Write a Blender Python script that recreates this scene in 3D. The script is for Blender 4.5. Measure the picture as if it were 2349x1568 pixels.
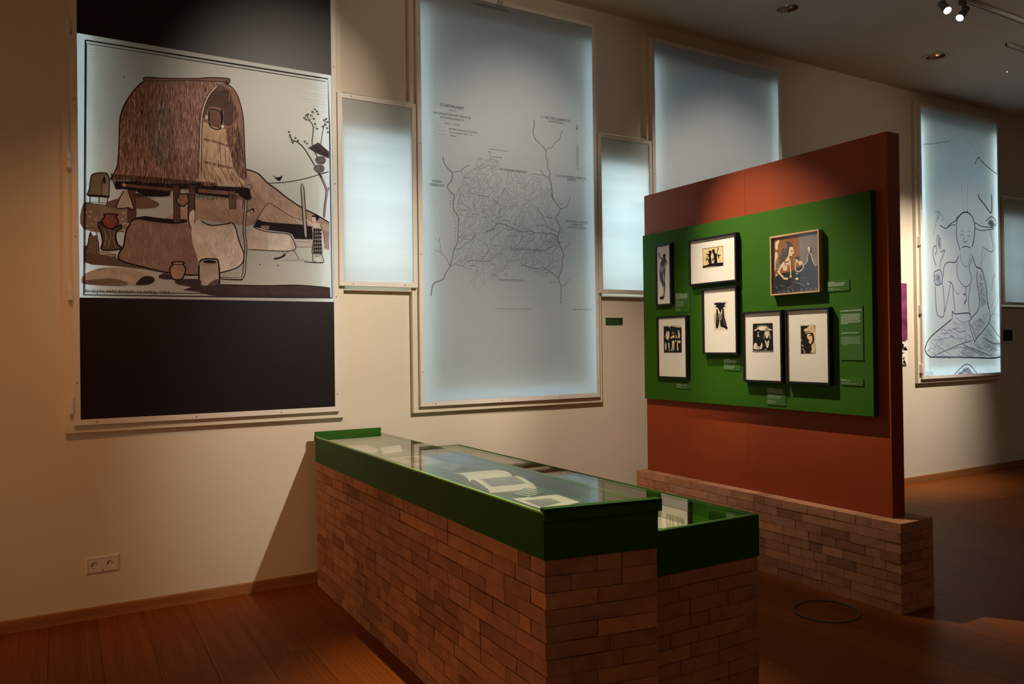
import bpy, bmesh, math, random
from mathutils import Matrix, Vector
import numpy as np
random.seed(7)
SC = bpy.context.scene
COL = SC.collection
for o in list(bpy.data.objects):
    bpy.data.objects.remove(o)

# ------------------------------------------------------------------ camera
cam_d = bpy.data.cameras.new('camera')
cam = bpy.data.objects.new('camera', cam_d); COL.objects.link(cam)
cam_d.sensor_width = 36.0
cam_d.lens = 1776.35 * 36.0 / 2349.0
cam_d.clip_start = 0.05
RX = Vector((0.86499, -0.501618, -0.013117)); UP = Vector((0.008648, -0.011235, 0.999899)); FW = Vector((0.501715, 0.865016, 0.005381))
m = Matrix((RX, UP, -FW)).transposed().to_4x4(); m.translation = Vector((0.0, -5.228, 1.58))
cam.matrix_world = m
SC.camera = cam

# ------------------------------------------------------------------ world, exposure, lights
SC.view_settings.view_transform = 'Standard'
SC.view_settings.look = 'None'
SC.view_settings.gamma = 1.0
SC.view_settings.use_curve_mapping = False
SC.view_settings.exposure = 0.0
W = bpy.data.worlds.new('world'); SC.world = W; W.use_nodes = True
W.node_tree.nodes['Background'].inputs[0].default_value = (0.55, 0.65, 0.8, 1)
W.node_tree.nodes['Background'].inputs[1].default_value = 0.02

WARM = (1.0, 0.70, 0.42)
def spot(name, loc, target, power, angle, blend=0.6, col=WARM, r=0.03):
    d = bpy.data.lights.new(name, 'SPOT'); d.energy = power; d.spot_size = math.radians(angle); d.spot_blend = blend
    d.color = col; d.shadow_soft_size = r
    o = bpy.data.objects.new(name, d); COL.objects.link(o); o.location = loc
    o.rotation_euler = (Vector(target) - Vector(loc)).to_track_quat('-Z', 'Y').to_euler(); return o
def area(name, loc, rot, sx, sy, power, col):
    d = bpy.data.lights.new(name, 'AREA'); d.shape = 'RECTANGLE'; d.size = sx; d.size_y = sy; d.energy = power; d.color = col
    o = bpy.data.objects.new(name, d); COL.objects.link(o); o.location = loc; o.rotation_euler = rot; return o
# ceiling spots that wash the window wall from the middle of the gallery
WASH = (1.0, 0.86, 0.70)
spot('wall_spot', (2.86, -3.8, 4.3), (1.95, 0, 1.35), 760, 36, 1.0, WASH, 0.03)
spot('wall_spot', (3.2, -3.8, 4.3), (2.6, 0, 3.6), 50, 62, 1.0, WASH, 0.03)  # added weak wash to brighten the top of the map panel
spot('panel_spot', (2.0, -3.8, 4.3), (1.30, 0, 3.2), 340, 24, 1.0, WASH, 0.03)
spot('panel_spot', (2.0, -3.8, 4.3), (1.1, 0, 2.4), 130, 34, 1.0, WASH, 0.03)
spot('panel_spot', (4.6, -3.8, 4.3), (3.0, 0, 3.1), 430, 24, 1.0, WASH, 0.03)
spot('panel_spot', (7.2, -3.8, 4.3), (5.2, 0, 2.95), 520, 26, 1.0, WASH, 0.03)
spot('panel_spot', (9.6, -3.6, 4.3), (9.1, 0, 2.5), 360, 30, 1.0, WASH, 0.03)
spot('wall_spot', (8.0, -2.3, 4.3), (8.05, 0, 1.6), 860, 50, 1.0, WASH, 0.03)
spot('wall_spot', (7.6, -3.8, 4.3), (7.2, 0, 3.5), 38, 50, 1.0, WASH, 0.03)  # added weak wash to lift the upper right wall
spot('wall_spot', (1.3, -2.9, 4.3), (3.95, 0, 0.85), 560, 34, 1.0, (1.0, 0.80, 0.62), 0.03)
spot('left_spot', (-0.5, -2.8, 4.3), (0.45, 0, 1.1), 140, 46, 1.0, (1.0, 0.44, 0.17), 0.03)
# spots over the green board and over the long display case
spot('board_spot', (3.0, -0.6, 4.3), (4.22, -1.66, 1.45), 720, 40, 1.0, WASH, 0.010)
spot('case_spot', (1.7, -2.2, 4.3), (1.68, -2.3, 0.9), 600, 38, 1.0, (1.0, 0.78, 0.54), 0.02)
# added dim fills without fixtures: room ambient from above, and one from the left
area('room_fill', (1.0, -6.6, 4.3), (0, 0, 0), 3.0, 1.0, 7, (1.0, 0.75, 0.5))
area('room_fill', (9.5, -5.5, 4.3), (0, 0, 0), 3.0, 1.0, 12, (1.0, 0.9, 0.8))
area('side_fill', (-3.1, -2.6, 1.05), (0, math.radians(-90), 0), 1.9, 1.4, 25, (1.0, 0.56, 0.28))  # added fill from the left to brighten the brick side
# daylight entering the window niches behind the panels
DAY = (0.60, 0.86, 1.0)
for x0, x1, z0, z1, pw in ((0.085, 1.60, 1.21, 4.04, 230), (2.26, 3.795, 1.21, 4.04, 115), (4.455, 6.01, 1.21, 4.04, 110), (8.305, 9.85, 1.21, 4.04, 270),
                           (1.665, 2.195, 2.045, 3.07, 10), (3.865, 4.395, 2.045, 3.07, 13), (9.96, 10.54, 2.045, 3.07, 5)):
    area('daylight', ((x0 + x1) / 2, 0.34, (z0 + z1) / 2), (math.radians(-90), 0, 0), x1 - x0, z1 - z0, pw, DAY)

ART_HOUSE = """
F;8a7d70;0;25,554 92,556 199,549 299,552 299,482 255,457 236,403 24,405
F;6f5a4f;0;157,577 238,611 305,638 344,631 393,608 432,584 382,553 157,540
f;a88f7e;0;941,849 982,841 1021,828 1049,808 1072,781 1140,735 1197,693 1302,630 1397,590 1488,542 1488,470 1445,491 1372,504 1295,517 1120,517 1046,520 1013,533 984,493 956,483 879,489 666,508 537,477 462,499 497,518 626,611 667,631 838,673 939,699
f;9a8172;0;949,838 1004,740 1070,635 984,496 945,482 880,495 882,694
H;TAN;0;941,849 1021,828 1072,781 1197,693 1302,630 1397,590 1488,542 1488,482 1372,504 1295,517 1120,517 1046,520 1013,533 956,483 879,489 666,508 537,477 626,611 667,631 838,673 939,699
f;b5a294;0;1196,593 1301,553 1372,534 1489,530 1488,479 1372,504 1295,517
S;2c2525;9;941,852 1021,829 1072,781 1140,735 1197,693 1302,630 1397,590 1488,542
S;4a3e39;5;984,496 1024,556 1070,630 1104,638 1173,597 1242,564 1301,547
f;2a2426;0;984,479 1013,533 1046,520 1120,517 1301,517 1373,507 1372,423 1252,418 1235,448 1206,458 1080,466 1034,476
f;8d7768;0;1030,492 1086,496 1086,471 1040,474
f;c3b2a5;0;945,419 990,479 1074,456 1206,447 1240,413 1257,367 1228,341 1147,331 944,334
f;d2c8bd;0;1079,444 1206,443 1223,418 1222,341 1147,333 1078,334
S;3a302f;6;987,478 1068,456 1206,449 1235,424 1259,361 1228,340 1147,333 944,334
f;b9aea5;0;1259,419 1372,422 1372,374 1263,366
S;3a302f;6;1263,366 1370,371
S;3a302f;5;1261,402 1359,403
f;b8a0a8;0;1445,491 1488,470 1483,354 1449,365
S;5a4650;4;1451,488 1454,368
S;5a4650;4;1456,485 1460,368
S;5a4650;4;1462,482 1465,369
S;5a4650;4;1467,478 1471,369
S;5a4650;4;1472,475 1476,369
S;5a4650;4;1478,472 1482,369
f;2a2426;0;299,493 352,505 451,498 517,497 583,502 590,480 516,467 401,473 299,477
f;5d463d;0;258,658 301,662 300,486 261,455 255,457
S;2a2222;6;301,662 300,486
S;2a2222;5;259,549 257,458
f;5d463d;0;510,708 550,712 548,480 514,472
f;5d463d;0;599,719 635,722 630,478 616,437 595,492
S;2a2222;7;510,708 512,475
S;2a2222;6;550,712 548,480
S;2a2222;6;598,625 595,492 616,437 630,478 635,722
F;cfc6bf;0;604,542 630,561 629,480 616,449 601,492
f;b3aaa0;0;238,651 258,653 276,593 291,542 262,549 196,543
S;2c2525;6;238,651 196,543 262,549 291,542 258,653
S;5c524c;3;240,643 230,554
S;5c524c;3;247,644 244,555
S;5c524c;3;253,644 262,557
F;c0b5a8;0;45,480 54,485 63,481 54,476
F;c0b5a8;0;61,439 70,444 79,440 70,435
F;c0b5a8;0;35,422 45,427 54,423 44,417
F;c0b5a8;0;227,514 237,520 246,516 237,510
F;c0b5a8;0;220,476 229,482 239,478 229,472
F;c0b5a8;0;231,451 241,456 250,452 241,446
F;c0b5a8;0;77,466 86,472 95,467 86,462
F;c0b5a8;0;27,504 36,510 45,506 36,500
F;c0b5a8;0;52,509 61,514 71,510 61,505
F;c0b5a8;0;226,413 236,418 245,414 236,409
S;4a3f3a;4;25,554 92,556 152,551
S;4a3f3a;4;24,408 67,418 236,400
F;5a4d44;0;97,436 109,453 132,428 156,424 174,415 198,427 217,442 224,426 198,403 192,368 202,326 223,305 187,290 117,289 122,333 113,395
S;241f1e;8;97,436 109,453 132,428 156,424 174,415 198,427 217,442 224,426 198,403 192,368 202,326 223,305 187,290 117,289 122,333 113,395 97,436
S;9c8f82;4;127,417 141,365 131,312
S;9c8f82;4;160,414 164,367 150,303
S;9c8f82;4;184,405 178,357 192,305
S;9c8f82;4;137,386 155,334
F;7d4b40;0;131,499 200,502 194,488 206,464 198,438 174,417 151,419 128,436 119,461 135,485
S;2a1f1e;8;128,501 201,504 194,488 206,464 198,438 174,417 151,419 128,436 119,461 135,485 128,501
S;a07466;7;149,466 151,445
F;4b403a;0;58,392 74,367 97,368 105,248 66,241 34,265 44,328
S;b4a99c;3;54,360 95,358
S;b4a99c;3;52,347 96,346
S;b4a99c;3;49,335 97,333
S;b4a99c;3;47,322 98,321
S;b4a99c;3;44,309 99,308
S;b4a99c;3;42,297 99,296
S;b4a99c;3;40,284 100,283
S;b4a99c;3;37,272 101,271
S;b4a99c;3;35,259 102,258
S;b4a99c;3;62,371 41,247
S;b4a99c;3;69,371 52,248
S;b4a99c;3;75,372 63,248
S;b4a99c;3;82,372 74,249
S;b4a99c;3;88,373 85,249
S;b4a99c;3;95,373 96,250
S;2a2222;15;71,465 95,368
S;a59a8e;8;71,465 95,368
F;a1958a;0;105,282 164,277 161,268 112,265
F;a1958a;0;128,259 185,265 187,250 131,248
S;2a2222;4;128,259 185,265 187,250 131,248 128,259
f;62544d;0;23,311 39,307 43,260 108,264 206,242 210,234 330,199 483,174 478,160 349,181 253,190 158,196 65,198 22,214
f;857068;0;260,436 299,483 401,478 516,474 577,484 618,437 626,394 651,340 656,285 666,252 662,160 574,156 448,171 325,199 234,222 206,242 211,279 232,315 245,393
H;MUD;0;260,436 299,483 401,478 516,474 577,484 618,437 626,394 651,340 656,285 666,252 662,160 574,156 448,171 325,199 234,222 206,242 211,279 232,315 245,393
S;241f1e;8;572,484 511,472 401,477 299,483 261,438 245,393 232,315 211,279 205,243 234,222 325,199 448,171 574,156 657,158
F;cfc5bb;0;614,449 645,495 666,496 729,474 825,490 852,497 875,474 890,410 911,342 927,297 915,245 865,204 774,175 663,157 648,251 633,306 618,366
H;PALE;0;645,484 729,474 825,490 875,474 890,410 911,342 927,297 915,245 865,204 774,177 664,257
S;2a2424;7;666,497 729,474 825,490 852,497 875,474 890,410 911,342 927,297 915,245 865,204 774,176
S;8a7a72;3;620,438 639,442
S;8a7a72;3;621,425 641,429
S;8a7a72;3;623,412 642,416
S;8a7a72;3;624,398 644,402
S;8a7a72;3;625,385 645,389
S;8a7a72;3;627,372 647,376
S;8a7a72;3;628,359 648,363
S;8a7a72;3;630,345 649,349
S;8a7a72;3;631,332 651,336
S;8a7a72;3;633,319 652,323
S;8a7a72;3;634,306 654,309
S;8a7a72;3;635,292 655,296
S;8a7a72;3;637,279 657,283
S;8a7a72;3;638,266 658,270
S;8a7a72;3;640,253 659,256
S;8a7a72;3;641,239 661,243
S;4a4040;3;676,481 681,462
S;4a4040;3;685,481 690,462
S;4a4040;3;694,482 699,463
S;4a4040;3;703,483 708,463
S;4a4040;3;712,475 717,464
S;4a4040;3;721,475 726,465
S;4a4040;3;730,476 735,465
S;4a4040;3;739,477 744,466
S;4a4040;3;748,477 753,466
S;4a4040;3;757,478 762,467
S;4a4040;3;766,478 771,468
S;4a4040;3;775,479 780,468
S;4a4040;3;784,480 790,469
S;4a4040;3;793,480 799,469
S;4a4040;3;803,489 808,470
S;4a4040;3;812,490 817,471
S;4a4040;3;821,491 826,471
S;4a4040;3;830,491 835,472
F;a99f95;0;655,237 679,258 743,262 769,245 774,104 741,92 693,90 657,98
F;5a4e4a;0;709,102 736,126 773,135 774,103 741,91 699,90
S;221d1d;9;655,237 679,258 743,262 769,245 774,104 741,91 693,89 656,98 655,237
F;2a2323;0;677,244 711,254 753,249 750,237 695,235
S;3a3232;3;666,230 668,223
S;3a3232;3;674,231 676,223
S;3a3232;3;682,231 684,223
S;3a3232;3;690,231 692,224
S;3a3232;3;697,232 699,224
S;3a3232;3;705,232 707,224
S;3a3232;3;713,232 715,225
S;3a3232;3;721,233 723,225
S;3a3232;3;729,233 731,225
S;3a3232;3;737,233 739,226
S;3a3232;3;745,234 747,226
S;3a3232;3;753,234 755,226
f;43373a;0;558,62 631,89 662,98 714,89 774,103 1042,103 1272,112 1391,109 1486,99 1488,31 820,25 714,34 641,53
S;221d1d;5;774,103 1042,103 1272,113 1486,101
S;2a2424;18;948,706 938,585 928,446 938,367 932,269 925,183 911,147 892,141 773,143
S;b0a59b;8;948,706 938,585 928,446 938,367 932,269 925,183 911,149 892,144 784,143
S;2a2424;5;941,570 963,586 985,594 991,574
S;2a2424;5;974,593 991,599 985,585
S;4a4441;6;1083,773 1192,789 1310,821 1400,854 1489,890
f;2b2526;0;1113,829 1126,822 1135,816 1158,821 1177,835 1170,808 1155,793 1138,801 1125,817
S;2b2526;4;1155,797 1157,784
S;2b2526;4;1146,800 1137,786
S;2a2424;27;1305,791 1316,602 1327,427
S;aaa198;15;1305,788 1316,602 1326,431
F;c9beb4;0;1368,570 1392,573 1394,546 1384,535 1374,537
F;241f20;0;1366,574 1382,586 1415,585 1414,561 1400,549 1392,571
F;cdc2b8;0;1369,517 1390,535 1421,528 1447,467 1451,401 1442,399 1426,478 1420,441 1376,457
S;2a2424;4;1421,528 1447,467 1451,401
S;2a2424;4;1331,546 1369,519 1373,498
F;cdc2b8;0;1328,548 1337,548 1369,528 1366,515
f;7b716c;0;1377,499 1418,501 1428,412 1432,322 1368,323 1377,421
f;221e20;0;1377,485 1384,497 1391,486 1384,475
f;221e20;0;1391,486 1398,498 1406,487 1398,476
f;221e20;0;1406,487 1413,499 1420,488 1413,477
f;221e20;0;1420,488 1428,500 1435,489 1427,478
f;221e20;0;1376,460 1384,472 1391,461 1383,450
f;221e20;0;1391,461 1398,473 1405,462 1398,451
f;221e20;0;1405,462 1413,474 1420,463 1412,452
f;221e20;0;1420,463 1427,475 1434,464 1427,452
f;221e20;0;1376,435 1383,447 1391,436 1383,425
f;221e20;0;1391,436 1398,448 1405,437 1398,426
f;221e20;0;1405,437 1412,449 1420,438 1412,426
f;221e20;0;1420,438 1427,449 1434,438 1427,427
f;221e20;0;1376,410 1383,422 1390,411 1383,400
f;221e20;0;1390,411 1398,423 1405,412 1397,400
f;221e20;0;1405,412 1412,423 1419,412 1412,401
f;221e20;0;1419,412 1427,424 1434,413 1426,402
f;221e20;0;1375,385 1383,397 1390,386 1383,374
f;221e20;0;1390,386 1397,397 1404,386 1397,375
f;221e20;0;1404,386 1412,398 1419,387 1412,376
f;221e20;0;1419,387 1426,399 1434,388 1426,377
f;221e20;0;1375,360 1383,371 1390,360 1382,349
f;221e20;0;1390,360 1397,372 1404,361 1397,350
f;221e20;0;1404,361 1412,373 1419,362 1411,351
f;221e20;0;1419,362 1426,374 1433,363 1426,351
f;221e20;0;1375,334 1382,346 1389,335 1382,324
f;221e20;0;1389,335 1397,347 1404,336 1396,325
f;221e20;0;1404,336 1411,348 1418,337 1411,325
f;221e20;0;1418,337 1426,348 1433,337 1426,326
S;2a2424;4;1377,499 1377,421 1368,323 1432,322 1428,412 1418,501
S;c9beb4;24;1379,319 1378,277
S;c9beb4;20;1421,321 1437,275
S;2a2424;4;1371,322 1371,276 1393,273
S;2a2424;4;1432,322 1446,273 1414,266
S;8f857c;6;1167,332 1181,304 1146,285 1114,282
F;3a3333;0;1113,284 1158,297 1184,319 1190,304 1158,285 1123,275
S;4a4242;5;1175,274 1183,270
S;4a4242;5;1186,278 1194,275
S;4a4242;5;1198,282 1206,271
S;4a4242;5;1210,276 1218,276
S;4a4242;5;1221,280 1229,272
S;4a4242;5;1233,284 1241,277
S;4a4242;5;1245,277 1253,273
S;4a4242;5;1256,281 1265,278
S;4a4242;5;1268,285 1276,274
S;4a4242;5;1280,279 1288,279
S;4a4242;5;1292,283 1300,275
S;4a4242;5;1304,287 1312,280
S;4a4242;5;1316,280 1324,276
S;4a4242;5;1328,285 1336,281
S;5a5150;4;1187,319 1240,342 1280,285
S;5a5150;4;1216,300 1251,337
S;2a2424;6;1313,270 1387,267 1445,271
F;4a4344;0;1023,242 1030,242 1029,235 1023,235
F;4a4344;0;1138,241 1144,241 1144,234 1137,234
S;4e4247;16;1450,573 1461,675 1470,758 1435,846 1395,913
S;a08f96;8;1452,583 1464,676 1471,758 1437,846
S;3a3438;7;1397,911 1355,979 1315,1035 1276,1066 1246,1072 1222,1109
S;3a3438;6;1416,966 1376,1063 1385,1175 1358,1222 1343,1252
S;3a3438;5;1382,1175 1408,1188
S;3a3438;5;1432,1049 1447,1152 1470,1237
S;3a3438;5;1364,1223 1399,1286
F;5a5356;0;1214,1125 1222,1133 1230,1126 1222,1118
F;5a5356;0;1221,1104 1228,1112 1236,1105 1228,1097
F;5a5356;0;1234,1070 1242,1078 1250,1070 1242,1063
F;5a5356;0;1256,1090 1264,1098 1272,1091 1264,1083
F;5a5356;0;1273,1075 1281,1083 1289,1076 1281,1068
F;5a5356;0;1238,1056 1246,1064 1254,1057 1246,1049
F;5a5356;0;1318,1074 1326,1082 1334,1075 1326,1067
F;5a5356;0;1333,1062 1341,1070 1349,1063 1341,1055
F;5a5356;0;1317,1232 1326,1240 1334,1233 1325,1225
F;5a5356;0;1330,1250 1338,1259 1346,1252 1338,1243
F;5a5356;0;1342,1260 1350,1268 1358,1261 1350,1253
F;5a5356;0;1360,1255 1368,1263 1376,1256 1368,1248
F;5a5356;0;1372,1279 1381,1288 1389,1281 1381,1273
F;5a5356;0;1389,1299 1397,1307 1405,1300 1397,1292
F;5a5356;0;1403,1287 1411,1295 1419,1288 1411,1280
F;5a5356;0;1411,1270 1419,1278 1427,1271 1419,1263
F;5a5356;0;1350,1221 1358,1229 1366,1222 1358,1214
F;5a5356;0;1388,1201 1396,1209 1404,1202 1396,1194
F;5a5356;0;1402,1171 1410,1179 1418,1172 1410,1164
F;5a5356;0;1441,1190 1449,1199 1457,1192 1449,1183
F;5a5356;0;1450,1234 1458,1243 1466,1236 1458,1227
F;5a5356;0;1464,1244 1473,1253 1481,1246 1472,1237
F;5a5356;0;1474,1225 1483,1234 1491,1227 1482,1218
F;5a5356;0;1470,1184 1478,1192 1486,1185 1478,1177
F;5a5356;0;1476,1156 1484,1164 1492,1157 1484,1149
F;5a5356;0;1329,1223 1338,1231 1346,1224 1337,1216
F;5a5356;0;1380,1235 1388,1243 1396,1236 1388,1228
F;5a5356;0;1460,1205 1468,1213 1476,1206 1468,1198
f;4a4144;0;1347,1034 1417,1080 1491,1025 1490,979 1426,998 1396,1009
S;25201f;4;1355,1035 1416,1017
S;25201f;4;1368,1044 1425,1013
S;25201f;4;1380,1054 1435,1009
S;25201f;4;1392,1064 1444,1005
S;25201f;4;1404,1041 1453,1001
S;25201f;4;1417,1050 1462,996
S;25201f;4;1429,1060 1471,992
S;25201f;4;1441,1069 1481,988
S;25201f;4;1454,1046 1490,984
F;6a6264;0;1394,957 1411,982 1452,988 1470,966 1451,937 1412,935
S;262122;3;1400,976 1408,939
S;c8bfba;2;1404,944 1419,976
S;262122;3;1410,977 1416,940
S;c8bfba;2;1413,945 1427,977
S;262122;3;1419,978 1425,940
S;c8bfba;2;1423,946 1435,978
S;262122;3;1428,979 1433,941
S;c8bfba;2;1432,947 1443,979
S;262122;3;1437,980 1441,942
S;c8bfba;2;1441,948 1452,980
S;262122;3;1447,981 1449,943
S;c8bfba;2;1450,949 1460,981
S;262122;3;1456,983 1457,944
S;c8bfba;2;1460,950 1468,982
F;6a6264;0;1383,900 1400,924 1441,930 1459,907 1440,879 1401,877
S;262122;3;1390,918 1397,881
S;c8bfba;2;1393,886 1408,918
S;262122;3;1399,919 1405,882
S;c8bfba;2;1402,887 1416,919
S;262122;3;1408,920 1414,882
S;c8bfba;2;1412,888 1424,920
S;262122;3;1417,921 1422,883
S;c8bfba;2;1421,889 1433,921
S;262122;3;1426,922 1430,884
S;c8bfba;2;1430,890 1441,922
S;262122;3;1436,923 1438,885
S;c8bfba;2;1439,891 1449,923
S;262122;3;1445,924 1446,886
S;c8bfba;2;1449,892 1457,924
S;3a3438;5;1489,890 1435,875
S;3a3438;4;1475,768 1488,780 1481,754
S;a9a49c;2;1300,1470 1473,1472
S;a9a49c;2;1337,1454 1473,1450
S;a9a49c;2;1374,1438 1473,1427
S;a9a49c;2;1320,1407 1472,1405
S;a9a49c;2;1358,1390 1472,1382
S;a9a49c;2;1304,1360 1472,1360
S;a9a49c;2;1341,1344 1471,1337
S;a9a49c;2;1378,1327 1471,1315
S;a9a49c;2;1324,1297 1471,1292
S;a9a49c;2;60,1488 99,1491
S;a9a49c;2;60,1470 116,1476
S;a9a49c;2;59,1453 134,1462
S;a9a49c;2;59,1435 113,1440
S;a9a49c;2;59,1417 131,1425
S;a9a49c;2;59,1400 110,1404
F;6b645f;0;243,1332 250,1334 249,1326 243,1325
F;7b756c;0;42,604 56,641 62,690 76,732 140,745 155,730 161,702 158,607 120,605 78,605
F;918a82;0;121,606 124,691 137,729 156,709 157,609
F;2a2526;0;128,707 135,723 142,708 140,684 130,683
S;2a2526;6;42,603 56,641 62,690 76,732 140,745 155,730 161,702 158,607
f;2a2526;0;46,609 162,612 160,599 51,597
S;3a3434;12;60,598 59,562
S;3a3434;12;106,602 106,565
S;3a3434;12;150,606 150,569
S;3a3434;6;55,564 157,568
S;2a2526;4;121,606 123,685 135,724
f;2a2223;0;180,699 333,714 486,715 644,730 676,742 698,721 908,731 965,731 976,663 953,650 891,686 829,657 643,664 622,694 506,683 485,639 444,630 357,625 302,651 233,658 194,651
f;6b5048;0;231,690 517,687 516,669 231,672
f;7a5f54;0;654,700 836,697 836,674 654,674
f;5d463d;0;512,704 544,707 544,655 511,653
f;5d463d;0;606,712 636,715 635,663 606,661
f;6b5048;0;836,699 879,702 876,586 839,583
S;2a2222;6;838,699 840,583
S;2a2222;6;879,702 880,586
F;9a8578;0;880,685 894,689 896,671 882,667
F;b9a898;0;228,688 238,694 249,685 240,672 231,678
S;2a2223;4;302,640 298,623
S;2a2223;4;305,640 304,616
S;2a2223;4;308,640 310,622
S;2a2223;4;310,641 308,614
S;2a2223;4;313,641 315,620
S;2a2223;4;315,641 313,613
S;2a2223;4;319,641 319,618
S;2a2223;4;321,642 317,623
S;2a2223;4;324,642 324,616
S;2a2223;4;327,642 330,622
S;2a2223;4;330,642 328,614
S;2a2223;4;332,642 334,620
S;2a2223;4;335,643 333,625
S;2a2223;4;338,643 339,618
S;2a2223;4;341,643 337,623
S;2a2223;4;343,643 343,616
S;2a2223;4;346,644 342,621
S;2a2223;4;349,644 348,627
S;2a2223;4;352,644 354,620
S;2a2223;4;354,644 352,625
S;2a2223;4;357,645 359,618
S;2a2223;4;360,645 357,623
S;2a2223;4;363,645 364,629
S;2a2223;4;365,645 362,621
S;2a2223;4;368,646 368,627
S;2a2223;4;371,646 374,620
S;2a2223;4;374,646 373,625
S;2a2223;4;376,646 379,618
S;2a2223;4;379,647 377,623
S;2a2223;4;382,647 383,629
S;2a2223;4;385,647 382,621
S;2a2223;4;388,647 388,627
S;2a2223;4;391,648 386,619
S;2a2223;4;393,648 392,625
S;2a2223;4;396,648 399,631
S;2a2223;4;399,648 397,623
S;2a2223;4;402,649 404,629
S;2a2223;4;404,649 402,621
S;2a2223;4;407,649 408,627
S;2a2223;4;410,649 406,632
S;2a2223;4;413,650 413,625
S;2a2223;4;416,650 419,631
S;2a2223;4;419,650 417,623
S;2a2223;4;421,650 424,629
S;2a2223;4;424,651 422,634
S;2a2223;4;427,651 428,627
S;2a2223;4;430,651 427,632
S;2a2223;4;433,651 433,625
S;2a2223;4;436,652 431,630
S;2a2223;4;438,652 437,623
S;2a2223;4;441,652 444,629
S;2a2223;4;444,652 442,634
S;2a2223;4;447,653 449,627
S;2a2223;4;449,653 447,632
S;2a2223;4;453,653 453,625
S;2a2223;4;455,653 451,630
S;2a2223;4;458,654 458,636
S;2a2223;4;461,654 464,629
S;2a2223;4;464,654 463,634
S;2a2223;4;467,654 469,627
S;2a2223;4;470,655 467,632
S;2a2223;4;472,655 474,637
S;2a2223;4;475,655 472,630
S;2a2223;4;478,655 478,636
S;2a2223;4;481,656 477,628
S;2a2223;4;484,656 483,634
S;2a2223;4;487,656 490,639
S;2a2223;4;489,656 487,632
S;2a2223;4;492,657 494,638
S;2a2223;4;495,657 492,630
S;2a2223;4;638,664 635,645
S;2a2223;4;641,662 641,636
S;2a2223;4;645,661 649,627
S;2a2223;4;648,659 647,640
S;2a2223;4;652,658 655,631
S;2a2223;4;656,665 654,644
S;2a2223;4;659,664 661,635
S;2a2223;4;663,662 660,625
S;2a2223;4;666,661 667,639
S;2a2223;4;670,660 674,629
S;2a2223;4;673,667 673,643
S;2a2223;4;677,665 680,633
S;2a2223;4;680,664 679,647
S;2a2223;4;684,662 686,637
S;2a2223;4;687,661 685,627
S;2a2223;4;691,668 693,641
S;2a2223;4;694,667 691,631
S;2a2223;4;698,665 699,645
S;2a2223;4;702,664 706,636
S;2a2223;4;705,663 705,649
S;2a2223;4;709,670 712,640
S;2a2223;4;712,668 710,630
S;2a2223;4;716,667 718,644
S;2a2223;4;719,666 716,634
S;2a2223;4;723,664 724,648
S;2a2223;4;727,671 732,639
S;2a2223;4;730,670 730,652
S;2a2223;4;734,669 738,643
S;2a2223;4;737,667 736,633
S;2a2223;4;741,666 744,647
S;2a2223;4;745,673 743,637
S;2a2223;4;748,672 750,651
S;2a2223;4;752,670 749,641
S;2a2223;4;756,669 756,655
S;2a2223;4;759,667 764,646
S;2a2223;4;763,675 762,636
S;2a2223;4;767,673 770,650
S;2a2223;4;770,672 768,640
S;2a2223;4;774,670 776,654
S;2a2223;4;778,669 774,644
S;2a2223;4;781,676 782,658
S;2a2223;4;785,675 789,648
S;2a2223;4;789,673 788,638
S;2a2223;4;792,672 796,652
S;2a2223;4;796,670 794,642
S;2a2223;4;800,678 802,656
S;2a2223;4;803,676 800,646
S;2a2223;4;807,675 808,637
S;2a2223;4;810,673 807,650
S;2a2223;4;814,672 814,641
S;2a2223;4;818,679 822,655
S;2a2223;4;821,678 820,645
S;2a2223;4;825,677 828,659
S;2a2223;4;829,675 827,649
S;2a2223;4;832,674 834,640
S;2a2223;4;836,681 833,653
S;2a2223;4;840,680 840,644
S;2a2223;4;844,678 848,658
S;2a2223;4;847,677 847,648
S;2a2223;4;851,675 855,662
S;2a2223;4;855,683 853,652
S;2a2223;4;858,681 861,643
S;2a2223;4;862,680 860,656
S;2a2223;4;865,678 867,647
S;2a2223;4;869,677 866,660
S;2a2223;4;873,684 874,651
S;2a2223;4;877,683 881,665
S;2a2223;4;881,681 880,655
S;2a2223;4;884,680 887,645
S;2a2223;4;888,678 886,659
S;2a2223;4;892,686 894,650
S;2a2223;4;895,684 892,663
S;2a2223;4;899,683 900,654
S;2a2223;4;903,681 908,668
S;2a2223;4;907,680 906,658
S;2a2223;4;911,687 914,648
S;2a2223;4;914,686 913,662
S;2a2223;4;918,685 920,652
S;2a2223;4;921,683 919,666
S;2a2223;4;925,682 927,656
S;2a2223;4;929,689 926,670
S;2a2223;4;933,688 933,660
S;2a2223;4;937,686 941,651
S;2a2223;4;940,685 939,665
S;2a2223;4;944,683 947,655
S;2a2223;4;948,691 946,669
S;2a2223;4;952,689 953,659
S;2a2223;4;955,688 952,649
S;2a2223;4;959,686 960,663
S;2a2223;4;963,685 968,654
F;8f6f60;0;537,652 596,657 592,643 601,623 592,603 564,580 537,595 527,617 538,638
S;2a1f1e;7;535,653 598,659 592,643 601,623 592,603 564,580 537,595 527,617 538,638 535,653
S;2a2222;4;546,701 553,656
S;2a2222;4;569,703 593,660
S;2a2222;4;548,676 601,689
f;8c6a5e;0;354,1326 308,1272 263,1199 235,1134 220,1066 216,956 210,845 200,779 165,707 199,706 258,718 333,710 414,712 486,711 564,724 633,748 666,781 668,954 666,1069 676,1185 695,1254 731,1321 781,1378 759,1388 544,1361
F;9a776a;0;512,1287 650,1320 677,1283 654,1182 646,951 645,808 570,783 530,938 500,1104
F;7f6f64;0;388,1189 490,1170 509,935 455,788 395,866 371,1031
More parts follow.
